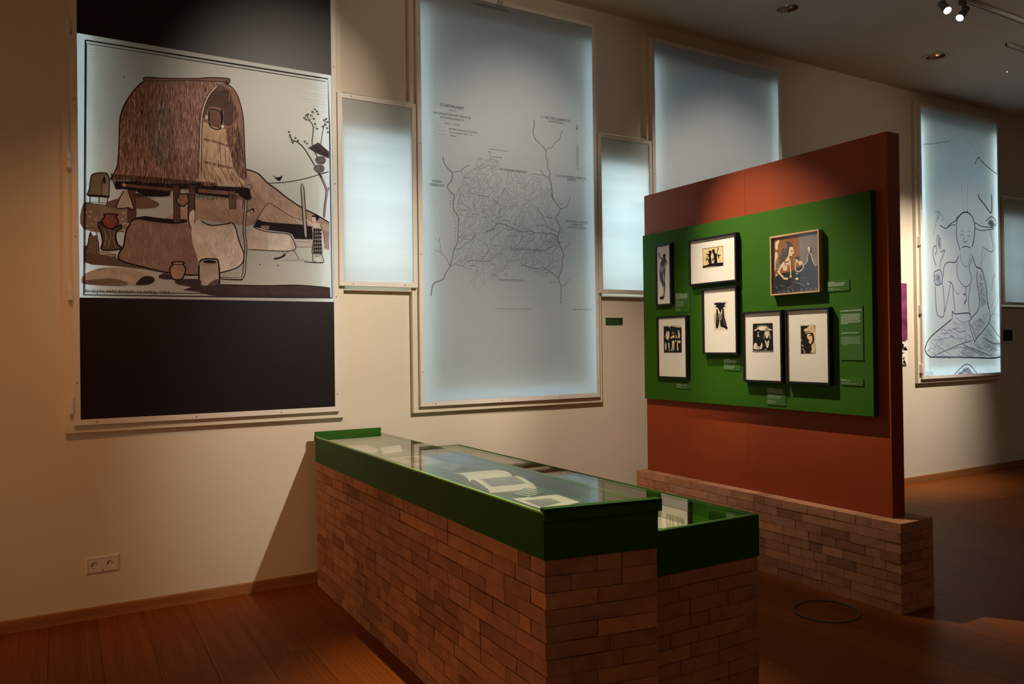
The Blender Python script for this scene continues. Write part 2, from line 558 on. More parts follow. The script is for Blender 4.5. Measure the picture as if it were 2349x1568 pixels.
f;8a6a5c;0;731,1321 781,1378 820,1386 859,1368 892,1328 914,1266 930,1186 935,1068 939,926 946,785 920,741 807,733 698,717 663,745 677,811 677,1070 682,1151 695,1223
F;5b463f;0;773,1365 814,1360 853,1322 869,1242 865,1130 812,1123 807,1215 725,1218 702,1154 685,1152 698,1229 731,1309
f;c0a085;0;690,1124 724,1111 789,1090 834,1096 823,1031 835,985 851,940 864,854 892,804 937,767 920,740 807,733 698,717 663,742 677,811 680,955 684,1071
f;6e5247;0;822,1095 879,1120 923,1066 933,926 943,791 903,793 870,854 854,941 838,991
f;725548;0;725,1207 791,1195 790,1091 726,1103
S;261e1d;7;725,1207 791,1195 790,1091 726,1103 725,1207
S;261e1d;9;797,1214 804,1168 795,1120
F;d8cdbd;0;795,1112 809,1116 811,1099 796,1100
F;c9bba9;0;700,1160 711,1167 718,1148 705,1140
S;3a2c29;13;687,1011 755,1005 845,983
S;a5846e;6;687,1011 755,1005 845,983
S;3a2c29;13;686,870 770,858 864,847
S;a5846e;6;686,870 770,858 864,847
S;3a2c29;13;694,1133 729,1124
S;a5846e;6;694,1133 729,1124
S;3a2c29;8;709,1018 710,996
S;3a2c29;8;771,1006 772,984
S;3a2c29;8;702,876 703,854
S;3a2c29;8;776,864 777,842
S;3a2c29;8;834,857 835,835
S;b49a86;15;663,745 667,839 673,1070 684,1186 703,1253 737,1318 775,1368
S;3a2c29;4;655,757 662,953 670,1127 687,1221 720,1301 778,1377
S;3a2c29;4;672,782 678,1013 685,1152 709,1248 748,1326
S;dccbb8;3;668,781 674,1041 685,1169 714,1272 764,1355
S;2a2223;6;820,1386 859,1368 892,1328 914,1266 930,1186 935,1068 939,926 946,785
S;2a2223;7;354,1326 308,1272 263,1199 235,1134 220,1066 216,956 210,845 200,779 165,707
S;3a2c29;3;781,1362 772,1344
S;cdbba8;3;785,1364 780,1329
S;3a2c29;3;790,1366 788,1313
S;cdbba8;3;794,1368 796,1332
S;3a2c29;3;799,1369 803,1316
S;cdbba8;3;803,1371 811,1336
S;3a2c29;3;808,1373 819,1320
S;cdbba8;3;812,1373 827,1339
S;3a2c29;3;816,1372 834,1324
S;cdbba8;3;821,1372 842,1343
S;3a2c29;3;825,1371 850,1327
S;cdbba8;3;830,1371 858,1347
S;3a2c29;3;834,1370 866,1331
S;cdbba8;3;839,1370 874,1350
f;84675a;0;351,1334 364,1348 492,1362 651,1387 732,1406 837,1418 851,1406 842,1387 814,1392 651,1373 492,1347 359,1323
S;2a2223;6;359,1323 351,1334 364,1348 492,1362 651,1387 732,1406 837,1418 851,1405 842,1387 831,1392 831,1412
S;2a2223;4;359,1323 492,1347 651,1373 814,1391 842,1387
S;2a2223;4;914,759 930,689 918,589
F;a08a7c;0;954,745 972,752 977,732 959,724
S;2a2223;4;951,750 974,752 977,730 956,724
S;2a2223;5;959,674 976,681 970,657
H;ROOF;0;354,1326 308,1272 263,1199 235,1134 220,1066 216,956 210,845 200,779 165,707 199,706 258,718 333,710 414,712 486,711 564,724 633,748 666,781 668,954 666,1069 676,1185 695,1254 731,1321 781,1378 759,1388 544,1361
H;FRONT;0;684,1071 833,1090 835,985 864,854 937,767 807,733 663,742
H;SIDE;0;781,1369 853,1351 897,1275 924,1161 933,926 943,791 903,793 854,941 833,1090 868,1142 858,1270
F;b5aca2;0;21,135 111,180 253,185 330,167 388,142 400,115 358,92 252,79 110,80 21,85
F;7b7068;0;23,103 111,117 195,119 252,95 233,78 110,77 23,85
F;362d2e;0;295,88 320,123 349,141 388,138 401,114 373,93 329,85
S;5d534e;3;28,106 60,99
S;5d534e;3;38,103 70,94
S;5d534e;3;48,100 80,88
S;5d534e;3;58,96 90,83
S;5d534e;3;68,93 100,95
S;5d534e;3;78,105 111,90
S;5d534e;3;88,102 121,84
S;5d534e;3;99,98 131,97
S;5d534e;3;109,95 141,91
S;5d534e;3;119,107 152,86
S;5d534e;3;129,104 162,98
S;5d534e;3;140,101 172,93
S;5d534e;3;150,97 183,87
S;5d534e;3;160,110 193,100
S;5d534e;3;170,106 203,94
S;5d534e;3;181,103 214,89
S;5d534e;3;191,100 224,101
S;5d534e;3;201,96 235,96
S;5d534e;3;212,109 245,90
S;5d534e;3;222,105 256,103
S;5d534e;3;233,102 266,97
S;5d534e;3;243,99 277,92
S;4a4240;3;177,172 169,149
S;4a4240;3;187,168 180,145
S;4a4240;3;197,165 190,140
S;4a4240;3;208,168 201,147
S;4a4240;3;218,165 211,142
S;4a4240;3;229,168 221,138
S;4a4240;3;239,164 232,144
S;4a4240;3;250,161 242,140
S;4a4240;3;260,164 253,135
S;4a4240;3;271,161 263,141
S;4a4240;3;281,164 274,137
S;4a4240;3;292,161 284,132
S;4a4240;3;303,164 295,139
S;4a4240;3;313,160 306,134
S;4a4240;3;324,157 316,130
S;4a4240;3;335,160 327,136
S;4a4240;3;104,178 102,164
S;4a4240;3;113,179 111,164
S;4a4240;3;121,179 121,164
S;4a4240;3;130,179 130,165
S;4a4240;3;138,180 139,165
F;43373a;0;422,144 453,161 490,151 500,128 438,128
F;43373a;0;513,110 548,128 657,130 659,87 625,82 538,96
F;9c8576;0;495,229 566,232 562,218 576,197 569,158 548,127 503,129 488,166 486,193 504,216
S;261f1e;8;494,230 529,236 566,233 562,218 576,197 569,158 548,127 503,129 488,166 486,193 504,216 494,230
S;261f1e;5;501,220 539,217 562,222
s;24232a;8;44,1514 1488,1520 1496,1168 1500,32 22,20 44,1514
s;3a383c;4;53,1495 1473,1500
s;3a383c;4;50,1495 28,30
s;3a383c;4;29,41 1482,46
T;W.O.J.N. MAS.BAGIY. 10 APRIL. 1904.;sans;22,40 466
"""
ART_MAP = """
S;70747a;7;167,1800 176,1756 205,1717 240,1684 238,1636 204,1590 210,1555 253,1522 249,1481
S;70747a;5;240,1691 309,1707 340,1734 388,1761
S;70747a;7;957,2175 963,2131 950,2084 972,2022 1021,1990 1066,1943 1066,1898 1084,1854 1083,1809 1106,1772 1098,1732 1116,1675 1123,1598 1141,1555
S;70747a;5;1066,1943 1090,1968 1125,1979 1153,2018 1196,2050 1212,2091 1226,2126
S;70747a;5;1098,1732 1048,1750 1010,1794
S;70747a;4;309,1707 339,1664 394,1663
S;70747a;4;550,1884 564,1842 560,1810
S;70747a;4;1109,1701 1140,1736
S;70747a;4;451,1811 479,1820 503,1813
S;70747a;4;919,1747 1002,1748 1048,1747 1094,1732
S;70747a;3;129,2014 188,2014
S;70747a;3;130,1986 189,1987
S;70747a;3;130,1961 189,1962
T;SCHETSKAART;sans;147,2178 199
T;VAN DE;sans;221,2149 54
T;ÒBÓ-VALLEI TUSSCHEN TREUB- EN;sans;89,2115 311
T;WICHMANN-GEBERGTE;sans;146,2087 199
T;Schaal 1 : 50.000;sans;182,2048 124
T;gevolgde route der 3de Expeditie,;sans;219,2010 242
T;route expeditie 1909 - '10;sans;221,1984 184
T;voetpad;sans;221,1960 53
T;V. HEUTSZ-GEBERGTE;sans;1024,2210 278
T;(KANOKÎ BAK);sans;1093,2184 145
T;LYDIA-HENDRIKA-GEBERGTE;sans;1152,1758 304
T;(IREM);sans;1266,1734 84
T;WEBER-;sans;74,1611 85
T;GEBERGTE;sans;56,1584 118
T;WICHMANN-GEBERGTE;sans;637,1756 252
T;N;sans;1361,2183 18
T;Z;sans;1362,1832 16
B;70747a;8;552,1900 174
B;70747a;8;550,1877 28
B;70747a;8;572,1844 106
B;70747a;8;574,1826 26
B;70747a;7;399,1547 27
B;70747a;7;458,1536 87
S;70747a;4;1371,2164 1371,2025
f;50545a;0;1362,2153 1372,2178 1380,2156
s;70747a;4;1362,1854 1365,2023 1380,2024 1378,1856 1362,1854
S;70747a;8;256,1523 247,1422 287,1357 282,1239 278,1176 246,1119 232,1050 214,994 179,944 152,894 91,871 68,836 58,776
S;70747a;4;214,994 181,1054 138,1098 138,1144 129,1174 133,1205
S;70747a;4;129,1174 92,1193
S;70747a;4;138,1098 121,1096 91,1110
S;70747a;5;214,988 255,1014 310,998 352,1031 415,1049 472,1042 551,1052 609,1099 653,1114
S;70747a;5;246,1119 312,1135 340,1167 396,1196 433,1260
S;70747a;7;1118,1622 1125,1570 1196,1492 1155,1419 1193,1341 1168,1266 1183,1214 1222,1136 1209,1081 1212,1028 1171,933 1194,870 1190,743
S;70747a;5;1196,1492 1253,1513 1278,1549 1296,1605
S;70747a;4;1215,1162 1256,1194 1297,1230
S;70747a;4;1194,870 1243,898 1288,950
S;70747a;6;1168,1266 1113,1290 1058,1283 1027,1294 964,1284 903,1300 850,1287 767,1307 715,1323 657,1338 613,1332 583,1295 511,1265
S;70747a;4;555,1363 613,1335
S;70747a;5;1171,933 1139,962 1077,996 1022,1020 991,1009 914,1010 861,1027 823,1025
S;70747a;5;1185,1301 1114,1323 1067,1353 1029,1416 975,1485
S;70747a;4;255,1014 318,1079
S;70747a;4;472,1042 501,1082 545,1128
S;70747a;4;842,1273 834,1234 803,1180
S;70747a;4;956,1267 940,1233 879,1204
S;70747a;4;1065,1247 1017,1198
S;70747a;4;1018,1258 955,1195
S;70747a;4;565,1535 608,1507 644,1465 629,1413
S;70747a;4;692,1206 729,1253 725,1201
S;70747a;4;653,1114 697,1072 689,1020 651,967
f;50545a;0;53,785 64,783 57,768
f;50545a;0;1184,750 1197,750 1190,734
T;TREUB-GEBERGTE (BIMBENG);sans;719,1148 325
T;HELLWIG-GEBERGTE;sans;620,907 219
T;PIJNACKER-HORDIJK;sans;1243,1398 222
T;GEBERGTE;sans;1297,1376 115
T;(NGGÔR-NGGÔR);sans;1266,1352 180
B;70747a;9;601,686 319
B;70747a;9;1312,689 181
B;70747a;8;302,1422 56
B;70747a;8;399,1395 64
B;70747a;8;477,1376 71
B;70747a;8;360,1370 56
B;70747a;8;603,1382 47
B;70747a;8;664,1364 67
B;70747a;8;753,1342 37
B;70747a;8;671,1334 37
B;70747a;9;693,1298 82
B;70747a;8;737,1252 63
B;70747a;8;835,1317 65
B;70747a;8;973,1346 62
B;70747a;8;1068,1416 55
B;70747a;8;330,1202 59
B;70747a;8;581,1168 73
B;70747a;8;373,1006 56
B;70747a;8;715,1062 78
B;70747a;7;696,1046 41
B;70747a;8;556,946 47
B;70747a;7;549,932 43
B;70747a;8;673,954 44
B;70747a;7;673,940 29
B;70747a;8;1041,976 59
B;70747a;8;1091,902 63
B;70747a;8;1119,1195 48
B;70747a;8;1144,1226 76
B;70747a;8;1065,1226 55
B;70747a;8;1124,1249 52
B;70747a;7;1176,1268 26
B;70747a;8;903,1272 46
B;70747a;7;720,1130 26
B;70747a;8;458,1538 82
B;70747a;8;782,1288 53
B;70747a;8;543,1276 40
B;70747a;7;477,1414 36
f;70747a;0;218,1528 225,1529 225,1521 218,1521
f;70747a;0;223,1507 230,1507 230,1500 223,1499
f;70747a;0;221,1482 228,1482 228,1475 221,1475
f;70747a;0;219,1460 226,1461 226,1453 219,1453
f;70747a;0;218,1435 225,1436 225,1429 218,1428
f;70747a;0;224,1404 231,1404 231,1397 224,1397
f;70747a;0;235,1386 242,1387 242,1379 235,1379
f;70747a;0;249,1365 255,1365 255,1358 248,1358
f;70747a;0;254,1336 260,1337 260,1329 253,1329
f;70747a;0;259,1312 266,1312 266,1305 259,1305
f;70747a;0;256,1284 262,1284 262,1277 255,1276
f;70747a;0;254,1259 261,1260 261,1252 254,1252
f;70747a;0;256,1238 263,1238 263,1231 256,1230
f;70747a;0;257,1216 264,1216 264,1209 257,1209
f;70747a;0;253,1191 260,1191 260,1184 253,1184
f;70747a;0;1153,1580 1161,1580 1161,1572 1153,1572
f;70747a;0;1167,1564 1175,1565 1175,1557 1167,1556
f;70747a;0;1185,1549 1193,1549 1193,1541 1185,1541
f;70747a;0;1202,1533 1210,1534 1210,1526 1202,1525
f;70747a;0;1179,1441 1187,1442 1187,1434 1179,1433
f;70747a;0;1178,1401 1186,1402 1186,1394 1178,1393
f;70747a;0;1202,1363 1210,1363 1210,1355 1202,1355
f;70747a;0;1209,1333 1217,1334 1217,1326 1209,1325
f;70747a;0;1207,1312 1215,1312 1215,1304 1206,1303
H;REGION;0;444,1806 621,1825 716,1741 912,1734 1103,1725 1126,1588 1099,1482 1165,1466 1130,1345 1178,1209 1209,1070 1173,929 1082,926 861,994 783,1032 684,954 419,833 346,854 402,931 294,992 240,1012 264,1159 287,1290 274,1386 258,1498 292,1598 351,1691 414,1737
"""
ART_SEATED = """
H;PENCIL;0;113,397 329,530 550,642 902,627 886,587 995,374 681,336 187,216 31,258 33,320
H;PENCIL;0;1025,398 1296,580 1564,386 1558,200 794,335
H;PENCIL;0;1083,1197 1181,1201 1263,987 1274,838 1109,769 1084,933
H;PENCIL;0;546,-14 830,115 1048,-13
H;PENCIL;0;886,587 1302,771 1329,672 1025,406
H;PENCIL;0;6,313 539,218 794,335 1558,200 187,201
H;PENCIL;0;205,1165 334,1192 360,1052 231,1028
H;PENCIL;0;1288,1813 1395,1879 1485,1835 1477,1767 1361,1763
H;PENCIL;0;241,1701 338,1831 245,1851 211,1573
H;PENCIL;0;652,1785 701,1842 670,1730
S;363a50;15.2;664,1730 680,1795 781,1875 895,1892 980,1849 1036,1771 1033,1672 1006,1556 970,1488
S;363a50;11.4;664,1730 655,1600 691,1505 726,1435
S;363a50;24.7;652,1790 701,1842
S;363a50;24.7;809,1889 895,1899
S;363a50;8.55;776,2224 815,1902
S;363a50;8.55;905,2236 881,1907
S;363a50;13.3;740,1618 796,1625
S;363a50;13.3;887,1617 939,1614
S;363a50;8.55;746,1654 809,1678
S;363a50;8.55;874,1662 946,1675
S;363a50;8.55;815,1602 800,1557 842,1538 874,1564
S;363a50;10.45;764,1477 855,1490 940,1477
S;6d7288;7.6;725,1410 751,1314 820,1252 892,1272 923,1371 953,1422
S;363a50;11.4;378,1108 403,1236 486,1290 624,1296 696,1377
S;363a50;12.35;967,1406 1050,1262 1167,1233 1223,1119 1264,1004 1275,888 1302,771
S;363a50;10.45;255,1230 204,1322 193,1416 234,1465 262,1416 231,1355
S;363a50;8.55;269,1451 277,1574 304,1571 306,1437
S;363a50;8.55;314,1437 320,1552 341,1546 337,1407
S;363a50;9.5;337,1391 408,1426 418,1411 385,1362 337,1296 321,1217
S;363a50;12.35;205,1165 334,1192 360,1052 231,1028 205,1165
S;6d7288;7.6;212,1118 346,1146
S;6d7288;7.6;221,1071 353,1099
S;363a50;10.45;222,1024 231,836 253,695 333,656 388,696 392,855 365,1044
S;363a50;9.5;535,1081 446,824 394,712
S;363a50;10.45;480,1071 561,1034 572,922 608,714
S;6d7288;7.6;561,1034 615,955 697,922
S;363a50;8.55;667,1343 654,1181 702,1086 813,1017 928,1057 949,1159 904,1223 966,1373
S;363a50;9.5;827,1017 825,944 782,927 844,909 790,810 854,876
S;363a50;9.5;928,1044 880,880 903,668
S;363a50;11.4;1078,1213 1060,1097 1099,934 1094,769 916,636 886,587 995,374 1025,406 1296,588 1330,722 1274,838
S;363a50;8.55;901,603 970,505 1025,406
S;363a50;13.3;550,642 553,730 607,698 890,709 917,649
S;363a50;15.2;550,642 329,537 114,428 20,320 31,258 108,210 187,208 733,195 1374,173 1558,192
S;363a50;9.5;113,381 539,218
S;6d7288;7.6;139,397 326,408 489,426 586,441
S;6d7288;7.6;329,522 464,506 687,538
S;6d7288;7.6;300,459 463,474 599,409
S;6d7288;7.6;606,666 745,602 887,619
S;363a50;8.55;187,224 681,344 967,391
S;363a50;9.5;1205,521 1563,335
S;363a50;8.55;1297,605 1445,488 1565,403
S;363a50;8.55;1187,422 1380,354 1563,344
S;363a50;8.55;737,344 1022,275 1345,196
S;6d7288;7.6;458,283 736,311 1079,241
S;6d7288;7.6;627,425 739,408 854,456
S;6d7288;7.6;547,538 685,489 827,505
S;6d7288;6.65;108,194 103,39
S;6d7288;6.65;1557,163 1552,-11
S;363a50;10.45;546,-14 830,115 1048,-13
S;363a50;8.55;643,-9 843,58 927,-9
S;363a50;8.55;12,41 156,40
S;363a50;8.55;12,23 155,18
S;363a50;8.55;24,2 168,-7
S;6d7288;5.7;91,54 155,-10
S;363a50;10.45;666,1786 553,1738 442,1675 335,1707
S;363a50;8.55;659,1729 553,1719 456,1674
S;6d7288;6.65;211,1589 255,1718 338,1834 232,1858
S;6d7288;6.65;286,1878 404,1792 363,1760
S;363a50;10.45;1022,1787 1182,1748 1421,1747
S;363a50;9.5;1034,1722 1180,1698 1451,1735
S;363a50;11.4;1273,1812 1395,1879 1491,1836 1483,1764
S;363a50;17.1;1119,2132 1147,2077 1278,1996 1396,1927 1409,2158
S;363a50;9.5;1204,1500 1138,1257
S;363a50;8.55;1204,1500 1419,1461 1360,1726
S;363a50;8.55;1138,1245 1262,1453
S;6d7288;7.6;1050,1262 1138,1245 1181,1201
S;6d7288;7.6;1368,973 1409,1125 1466,1194
S;6d7288;7.6;1332,772 1520,977
S;6d7288;7.6;1390,706 1542,690
S;6d7288;6.65;1436,1731 1474,1481
S;6d7288;6.65;1298,638 1453,773 1519,943
S;6d7288;5.6;28,2588 275,2629 590,2695
S;363a50;11.2;1054,2474 1141,2566 1204,2525 1374,2459 1556,2398
S;6d7288;5.6;1142,2578 1039,2674
S;6d7288;4.8;819,2929 815,2788
S;6d7288;4.8;1165,2641 1336,2636
S;6d7288;4;876,2772 1039,2674
S;6d7288;4;231,2397 288,2403
"""
ART_P1 = """
F;4a4c56;0;31,299 48,349 71,368 71,394 84,403 101,399 102,365 116,342 114,321 98,285 93,226 89,183 95,141 84,65 74,44 48,37 29,43 29,58 58,62 65,109 57,156 35,192 27,248
F;85868c;0;31,299 54,314 79,291 65,258 34,265
F;5a5c66;0;48,362 23,392 17,414 30,417 61,373 71,355
F;b9b4b2;0;24,412 33,413 55,383 47,377
F;9a9ba2;0;68,253 81,235 80,184 71,185
F;b6aaa4;0;63,126 79,142 74,70 67,70
F;9b9aa0;0;86,311 108,335 101,301 88,286
S;4a4a50;2;108,458 104,420 96,365
S;4a4a50;2;94,276 115,215 148,126
S;4a4a50;2;38,170 18,129
S;4a4a50;4;127,341 131,307
F;2e2e36;0;29,58 58,62 74,44 48,36 29,43
F;33343c;0;71,394 84,403 101,399 103,375 87,371 74,378
"""
ART_P2 = """
f;dcc090;0;126,261 340,259 340,107 128,108
s;1a1614;4;131,257 338,254 337,112 130,114 131,257
F;1a1614;0;191,233 217,236 223,216 214,194 222,149 213,128 185,131 194,147 161,168 177,182 194,174 189,201 159,215 197,215
F;1a1614;0;233,244 254,238 255,221 270,206 288,247 295,243 281,210 277,187 276,130 235,128 247,145 224,166 243,178 242,200 228,226
S;1a1614;3;160,193 204,195 158,181
F;1a1614;0;279,199 324,193 305,189 295,177 309,177 290,171 287,188
f;1a1614;0;129,130 159,130 220,140 338,135 337,111 228,117 167,118 130,114
F;dcc090;0;170,167 179,171 190,160 184,156
F;dcc090;0;237,163 246,167 251,157 244,152
"""
ART_P3 = """
f;dccbb0;0;98,377 236,374 235,160 96,162
f;1a1614;0;102,364 109,352 132,350 114,342 127,334 144,325 156,303 168,285 177,308 194,329 219,336 203,346 221,356 215,364 128,369
F;1a1614;0;124,289 128,320 139,317 145,285 157,248 148,205 134,176 117,192 122,243
F;1a1614;0;180,277 187,320 199,318 206,258 218,227 224,203 234,168 191,184 166,191 162,229 176,253
F;8d7f6e;0;143,285 177,287 180,253 159,229 147,254
F;b4a48f;0;102,275 119,292 120,218 106,212
S;1a1614;3;151,279 163,254 176,278
S;1a1614;3;146,242 158,192
S;1a1614;3;109,280 111,225
S;1a1614;3;167,241 165,198
S;c9b89e;2;188,253 200,203
S;c9b89e;2;200,240 214,191
S;c9b89e;2;136,267 138,211
"""
ART_P4 = """
f;d9c7a8;0;55,409 269,408 268,188 57,187
f;1a1614;0;61,401 269,401 267,190 59,189
F;e0c9a4;0;121,401 139,402 137,396 124,393
F;e0c9a4;0;162,399 214,399 266,399 265,389 231,388 202,393
F;e0c9a4;0;93,361 103,359 106,338 107,302 89,302 93,327 74,307 88,343
F;e0c9a4;0;111,358 126,353 126,322 119,301 109,306
F;e0c9a4;0;76,263 88,262 87,213 76,214
F;e0c9a4;0;112,266 125,261 124,218 130,204 119,210
F;e0c9a4;0;170,329 185,325 187,313 169,306 159,314
F;e0c9a4;0;189,342 212,315 195,306 192,311 203,316
F;e0c9a4;0;141,309 161,322 152,302
F;e0c9a4;0;159,282 184,281 181,242 180,218 165,201 168,242 153,207 145,209 158,246
F;e0c9a4;0;231,360 245,343 248,308 231,308 229,324
F;e0c9a4;0;222,285 232,285 224,249 229,218 217,205 213,242
F;e0c9a4;0;243,285 255,277 243,264 231,275
F;e0c9a4;0;200,290 207,283 200,275 193,282
F;e0c9a4;0;160,357 164,341 158,345
F;e0c9a4;0;172,359 177,337 170,341
F;e0c9a4;0;231,367 242,363 236,356 225,358
F;e0c9a4;0;213,309 223,312 216,301
F;e0c9a4;0;95,299 106,298 118,280 110,290
"""
ART_P5 = """
f;8f5a2a;0;-1,383 377,378 376,-1 1,1
f;7d6d63;0;226,381 377,378 377,156 225,149
f;1d1b1e;0;-1,1 5,86 35,121 86,137 136,139 169,146 193,154 225,151 265,173 285,200 296,245 317,238 328,196 351,162 378,159 377,-2
f;35373d;0;225,147 265,173 285,200 296,245 317,238 328,196 351,162 378,159 377,-2 230,-1
f;3b2b24;0;-1,383 23,382 22,105 -1,5
F;e3c39d;0;29,346 42,354 48,364 61,359 60,342 50,333 45,301 28,307
F;e3c39d;0;23,268 36,284 48,265 46,245 31,227 25,166 19,160
F;4a3d36;0;115,342 140,345 164,326 172,301 147,301 142,268 130,243 100,219 74,192 36,158 41,212 72,263 85,298 127,307
F;241d1b;0;109,346 114,343 110,340
F;a58e7c;0;122,323 127,321 123,318
F;241d1b;0;135,327 141,325 137,322
F;a58e7c;0;111,309 117,306 112,303
F;241d1b;0;125,313 130,310 126,307
F;a58e7c;0;101,321 107,318 103,316
F;241d1b;0;114,298 120,296 116,293
F;a58e7c;0;128,302 133,300 129,297
F;241d1b;0;104,311 110,308 106,305
F;a58e7c;0;117,288 123,285 119,282
F;241d1b;0;94,296 99,293 95,291
F;a58e7c;0;107,300 113,298 109,295
F;241d1b;0;120,277 126,275 122,272
F;a58e7c;0;97,286 103,283 98,280
F;241d1b;0;111,289 116,287 112,284
F;a58e7c;0;86,271 92,268 88,265
F;241d1b;0;100,275 106,273 101,270
F;a58e7c;0;114,279 119,276 115,274
F;241d1b;0;89,261 95,258 91,255
F;a58e7c;0;103,264 109,262 105,259
F;241d1b;0;79,273 85,270 81,267
F;a58e7c;0;92,250 98,247 94,244
F;241d1b;0;69,258 74,255 70,253
F;a58e7c;0;82,262 88,259 84,256
F;241d1b;0;95,239 101,237 97,234
F;a58e7c;0;72,248 78,245 73,242
F;241d1b;0;85,252 91,249 87,246
F;a58e7c;0;61,233 67,230 62,227
F;241d1b;0;75,237 81,234 76,231
F;a58e7c;0;88,241 94,239 90,236
F;241d1b;0;64,222 70,219 66,217
F;a58e7c;0;78,226 84,224 80,221
F;241d1b;0;54,235 60,232 55,229
F;a58e7c;0;67,212 73,209 69,206
F;241d1b;0;81,216 87,213 83,210
F;a58e7c;0;57,224 63,221 59,218
F;241d1b;0;70,201 76,199 72,196
F;a58e7c;0;46,209 52,206 48,203
F;241d1b;0;60,213 66,211 62,208
F;a58e7c;0;36,194 41,192 37,189
F;241d1b;0;50,199 56,196 51,193
F;a58e7c;0;63,203 69,200 65,197
F;241d1b;0;39,184 45,181 40,178
F;a58e7c;0;53,188 59,185 54,183
F;241d1b;0;28,196 34,193 30,190
F;a58e7c;0;42,173 48,171 44,168
F;e3c39d;0;147,301 170,302 176,285 180,260 169,257 166,242 146,247 140,239 142,222 121,207 112,221 129,240 141,269
F;2a211e;0;159,282 170,279 167,269 162,271
F;e3c39d;0;81,201 108,215 145,211 142,189 125,176 122,156 95,152 87,174
S;6b4a36;9;102,216 116,204 141,212
F;6b4a36;0;100,206 120,187 141,195 128,183 108,188
F;e3c39d;0;145,228 154,207 155,167 157,113 149,114 147,168 144,185
F;e3c39d;0;75,198 62,176 44,152 48,143 85,106 95,111 61,147 84,182
F;e3c39d;0;89,103 115,104 132,99 123,89 94,95
S;e3c39d;7;144,108 150,114 159,107 143,102
F;1a1517;0;192,229 212,235 223,226 226,213 210,214 196,219
F;e3c39d;0;193,218 210,213 215,198 202,196
F;e3c39d;0;226,203 247,196 236,176 226,173 216,194
f;1a1517;0;199,158 230,170 246,175 250,158 217,139 194,151
S;e3c39d;7;194,203 192,152 216,134 255,155 247,193
F;e3c39d;0;292,283 310,289 315,282 304,247 296,264
F;4b3f3b;0;311,289 326,274 318,251 307,250 309,269
S;e3c39d;5;292,242 286,197 265,173
S;e3c39d;5;317,236 328,196 351,155
F;e3c39d;0;308,237 316,244 321,236 313,233
F;e3c39d;0;193,124 209,125 212,120 197,119
F;e3c39d;0;187,91 204,97 215,92 212,83 200,82
F;e3c39d;0;282,49 291,52 301,48 290,45
F;e3c39d;0;25,129 37,134 39,127 31,122
S;a8a09a;2;64,58 80,50 99,48
S;a8a09a;2;122,33 146,41 167,43
S;a8a09a;2;163,80 175,58
S;a8a09a;2;184,72 224,55 267,36
S;a8a09a;2;244,93 272,88
S;a8a09a;2;25,61 34,40 42,32
S;a8a09a;2;126,33 175,30
S;a8a09a;2;11,85 12,45
F;e3c39d;0;31,240 36,237 32,235
F;e3c39d;0;43,236 49,233 44,230
F;e3c39d;0;55,231 61,228 57,226
F;e3c39d;0;38,230 43,227 39,225
F;e3c39d;0;50,226 56,223 51,220
F;e3c39d;0;33,225 38,221 34,219
F;e3c39d;0;45,220 50,217 46,215
F;e3c39d;0;57,216 63,213 58,211
F;e3c39d;0;40,215 45,212 41,209
F;e3c39d;0;52,210 57,207 53,205
F;e3c39d;0;35,209 40,206 36,204
F;e3c39d;0;47,205 52,202 48,199
F;e3c39d;0;59,201 64,197 60,195
F;e3c39d;0;42,199 47,196 43,194
F;e3c39d;0;54,195 59,192 55,190
F;e3c39d;0;36,194 42,190 38,188
F;e3c39d;0;49,189 54,186 50,184
F;e3c39d;0;31,188 37,185 32,183
F;e3c39d;0;43,184 49,181 45,178
F;e3c39d;0;56,180 61,176 57,174
F;e3c39d;0;38,178 44,175 39,173
F;e3c39d;0;50,174 56,171 52,169
F;e3c39d;0;33,173 39,169 34,167
F;e3c39d;0;45,168 51,165 46,163
T;WENDINGEN;wide;44,12 317
"""  # grey right half is a window panel's reflection painted into the poster
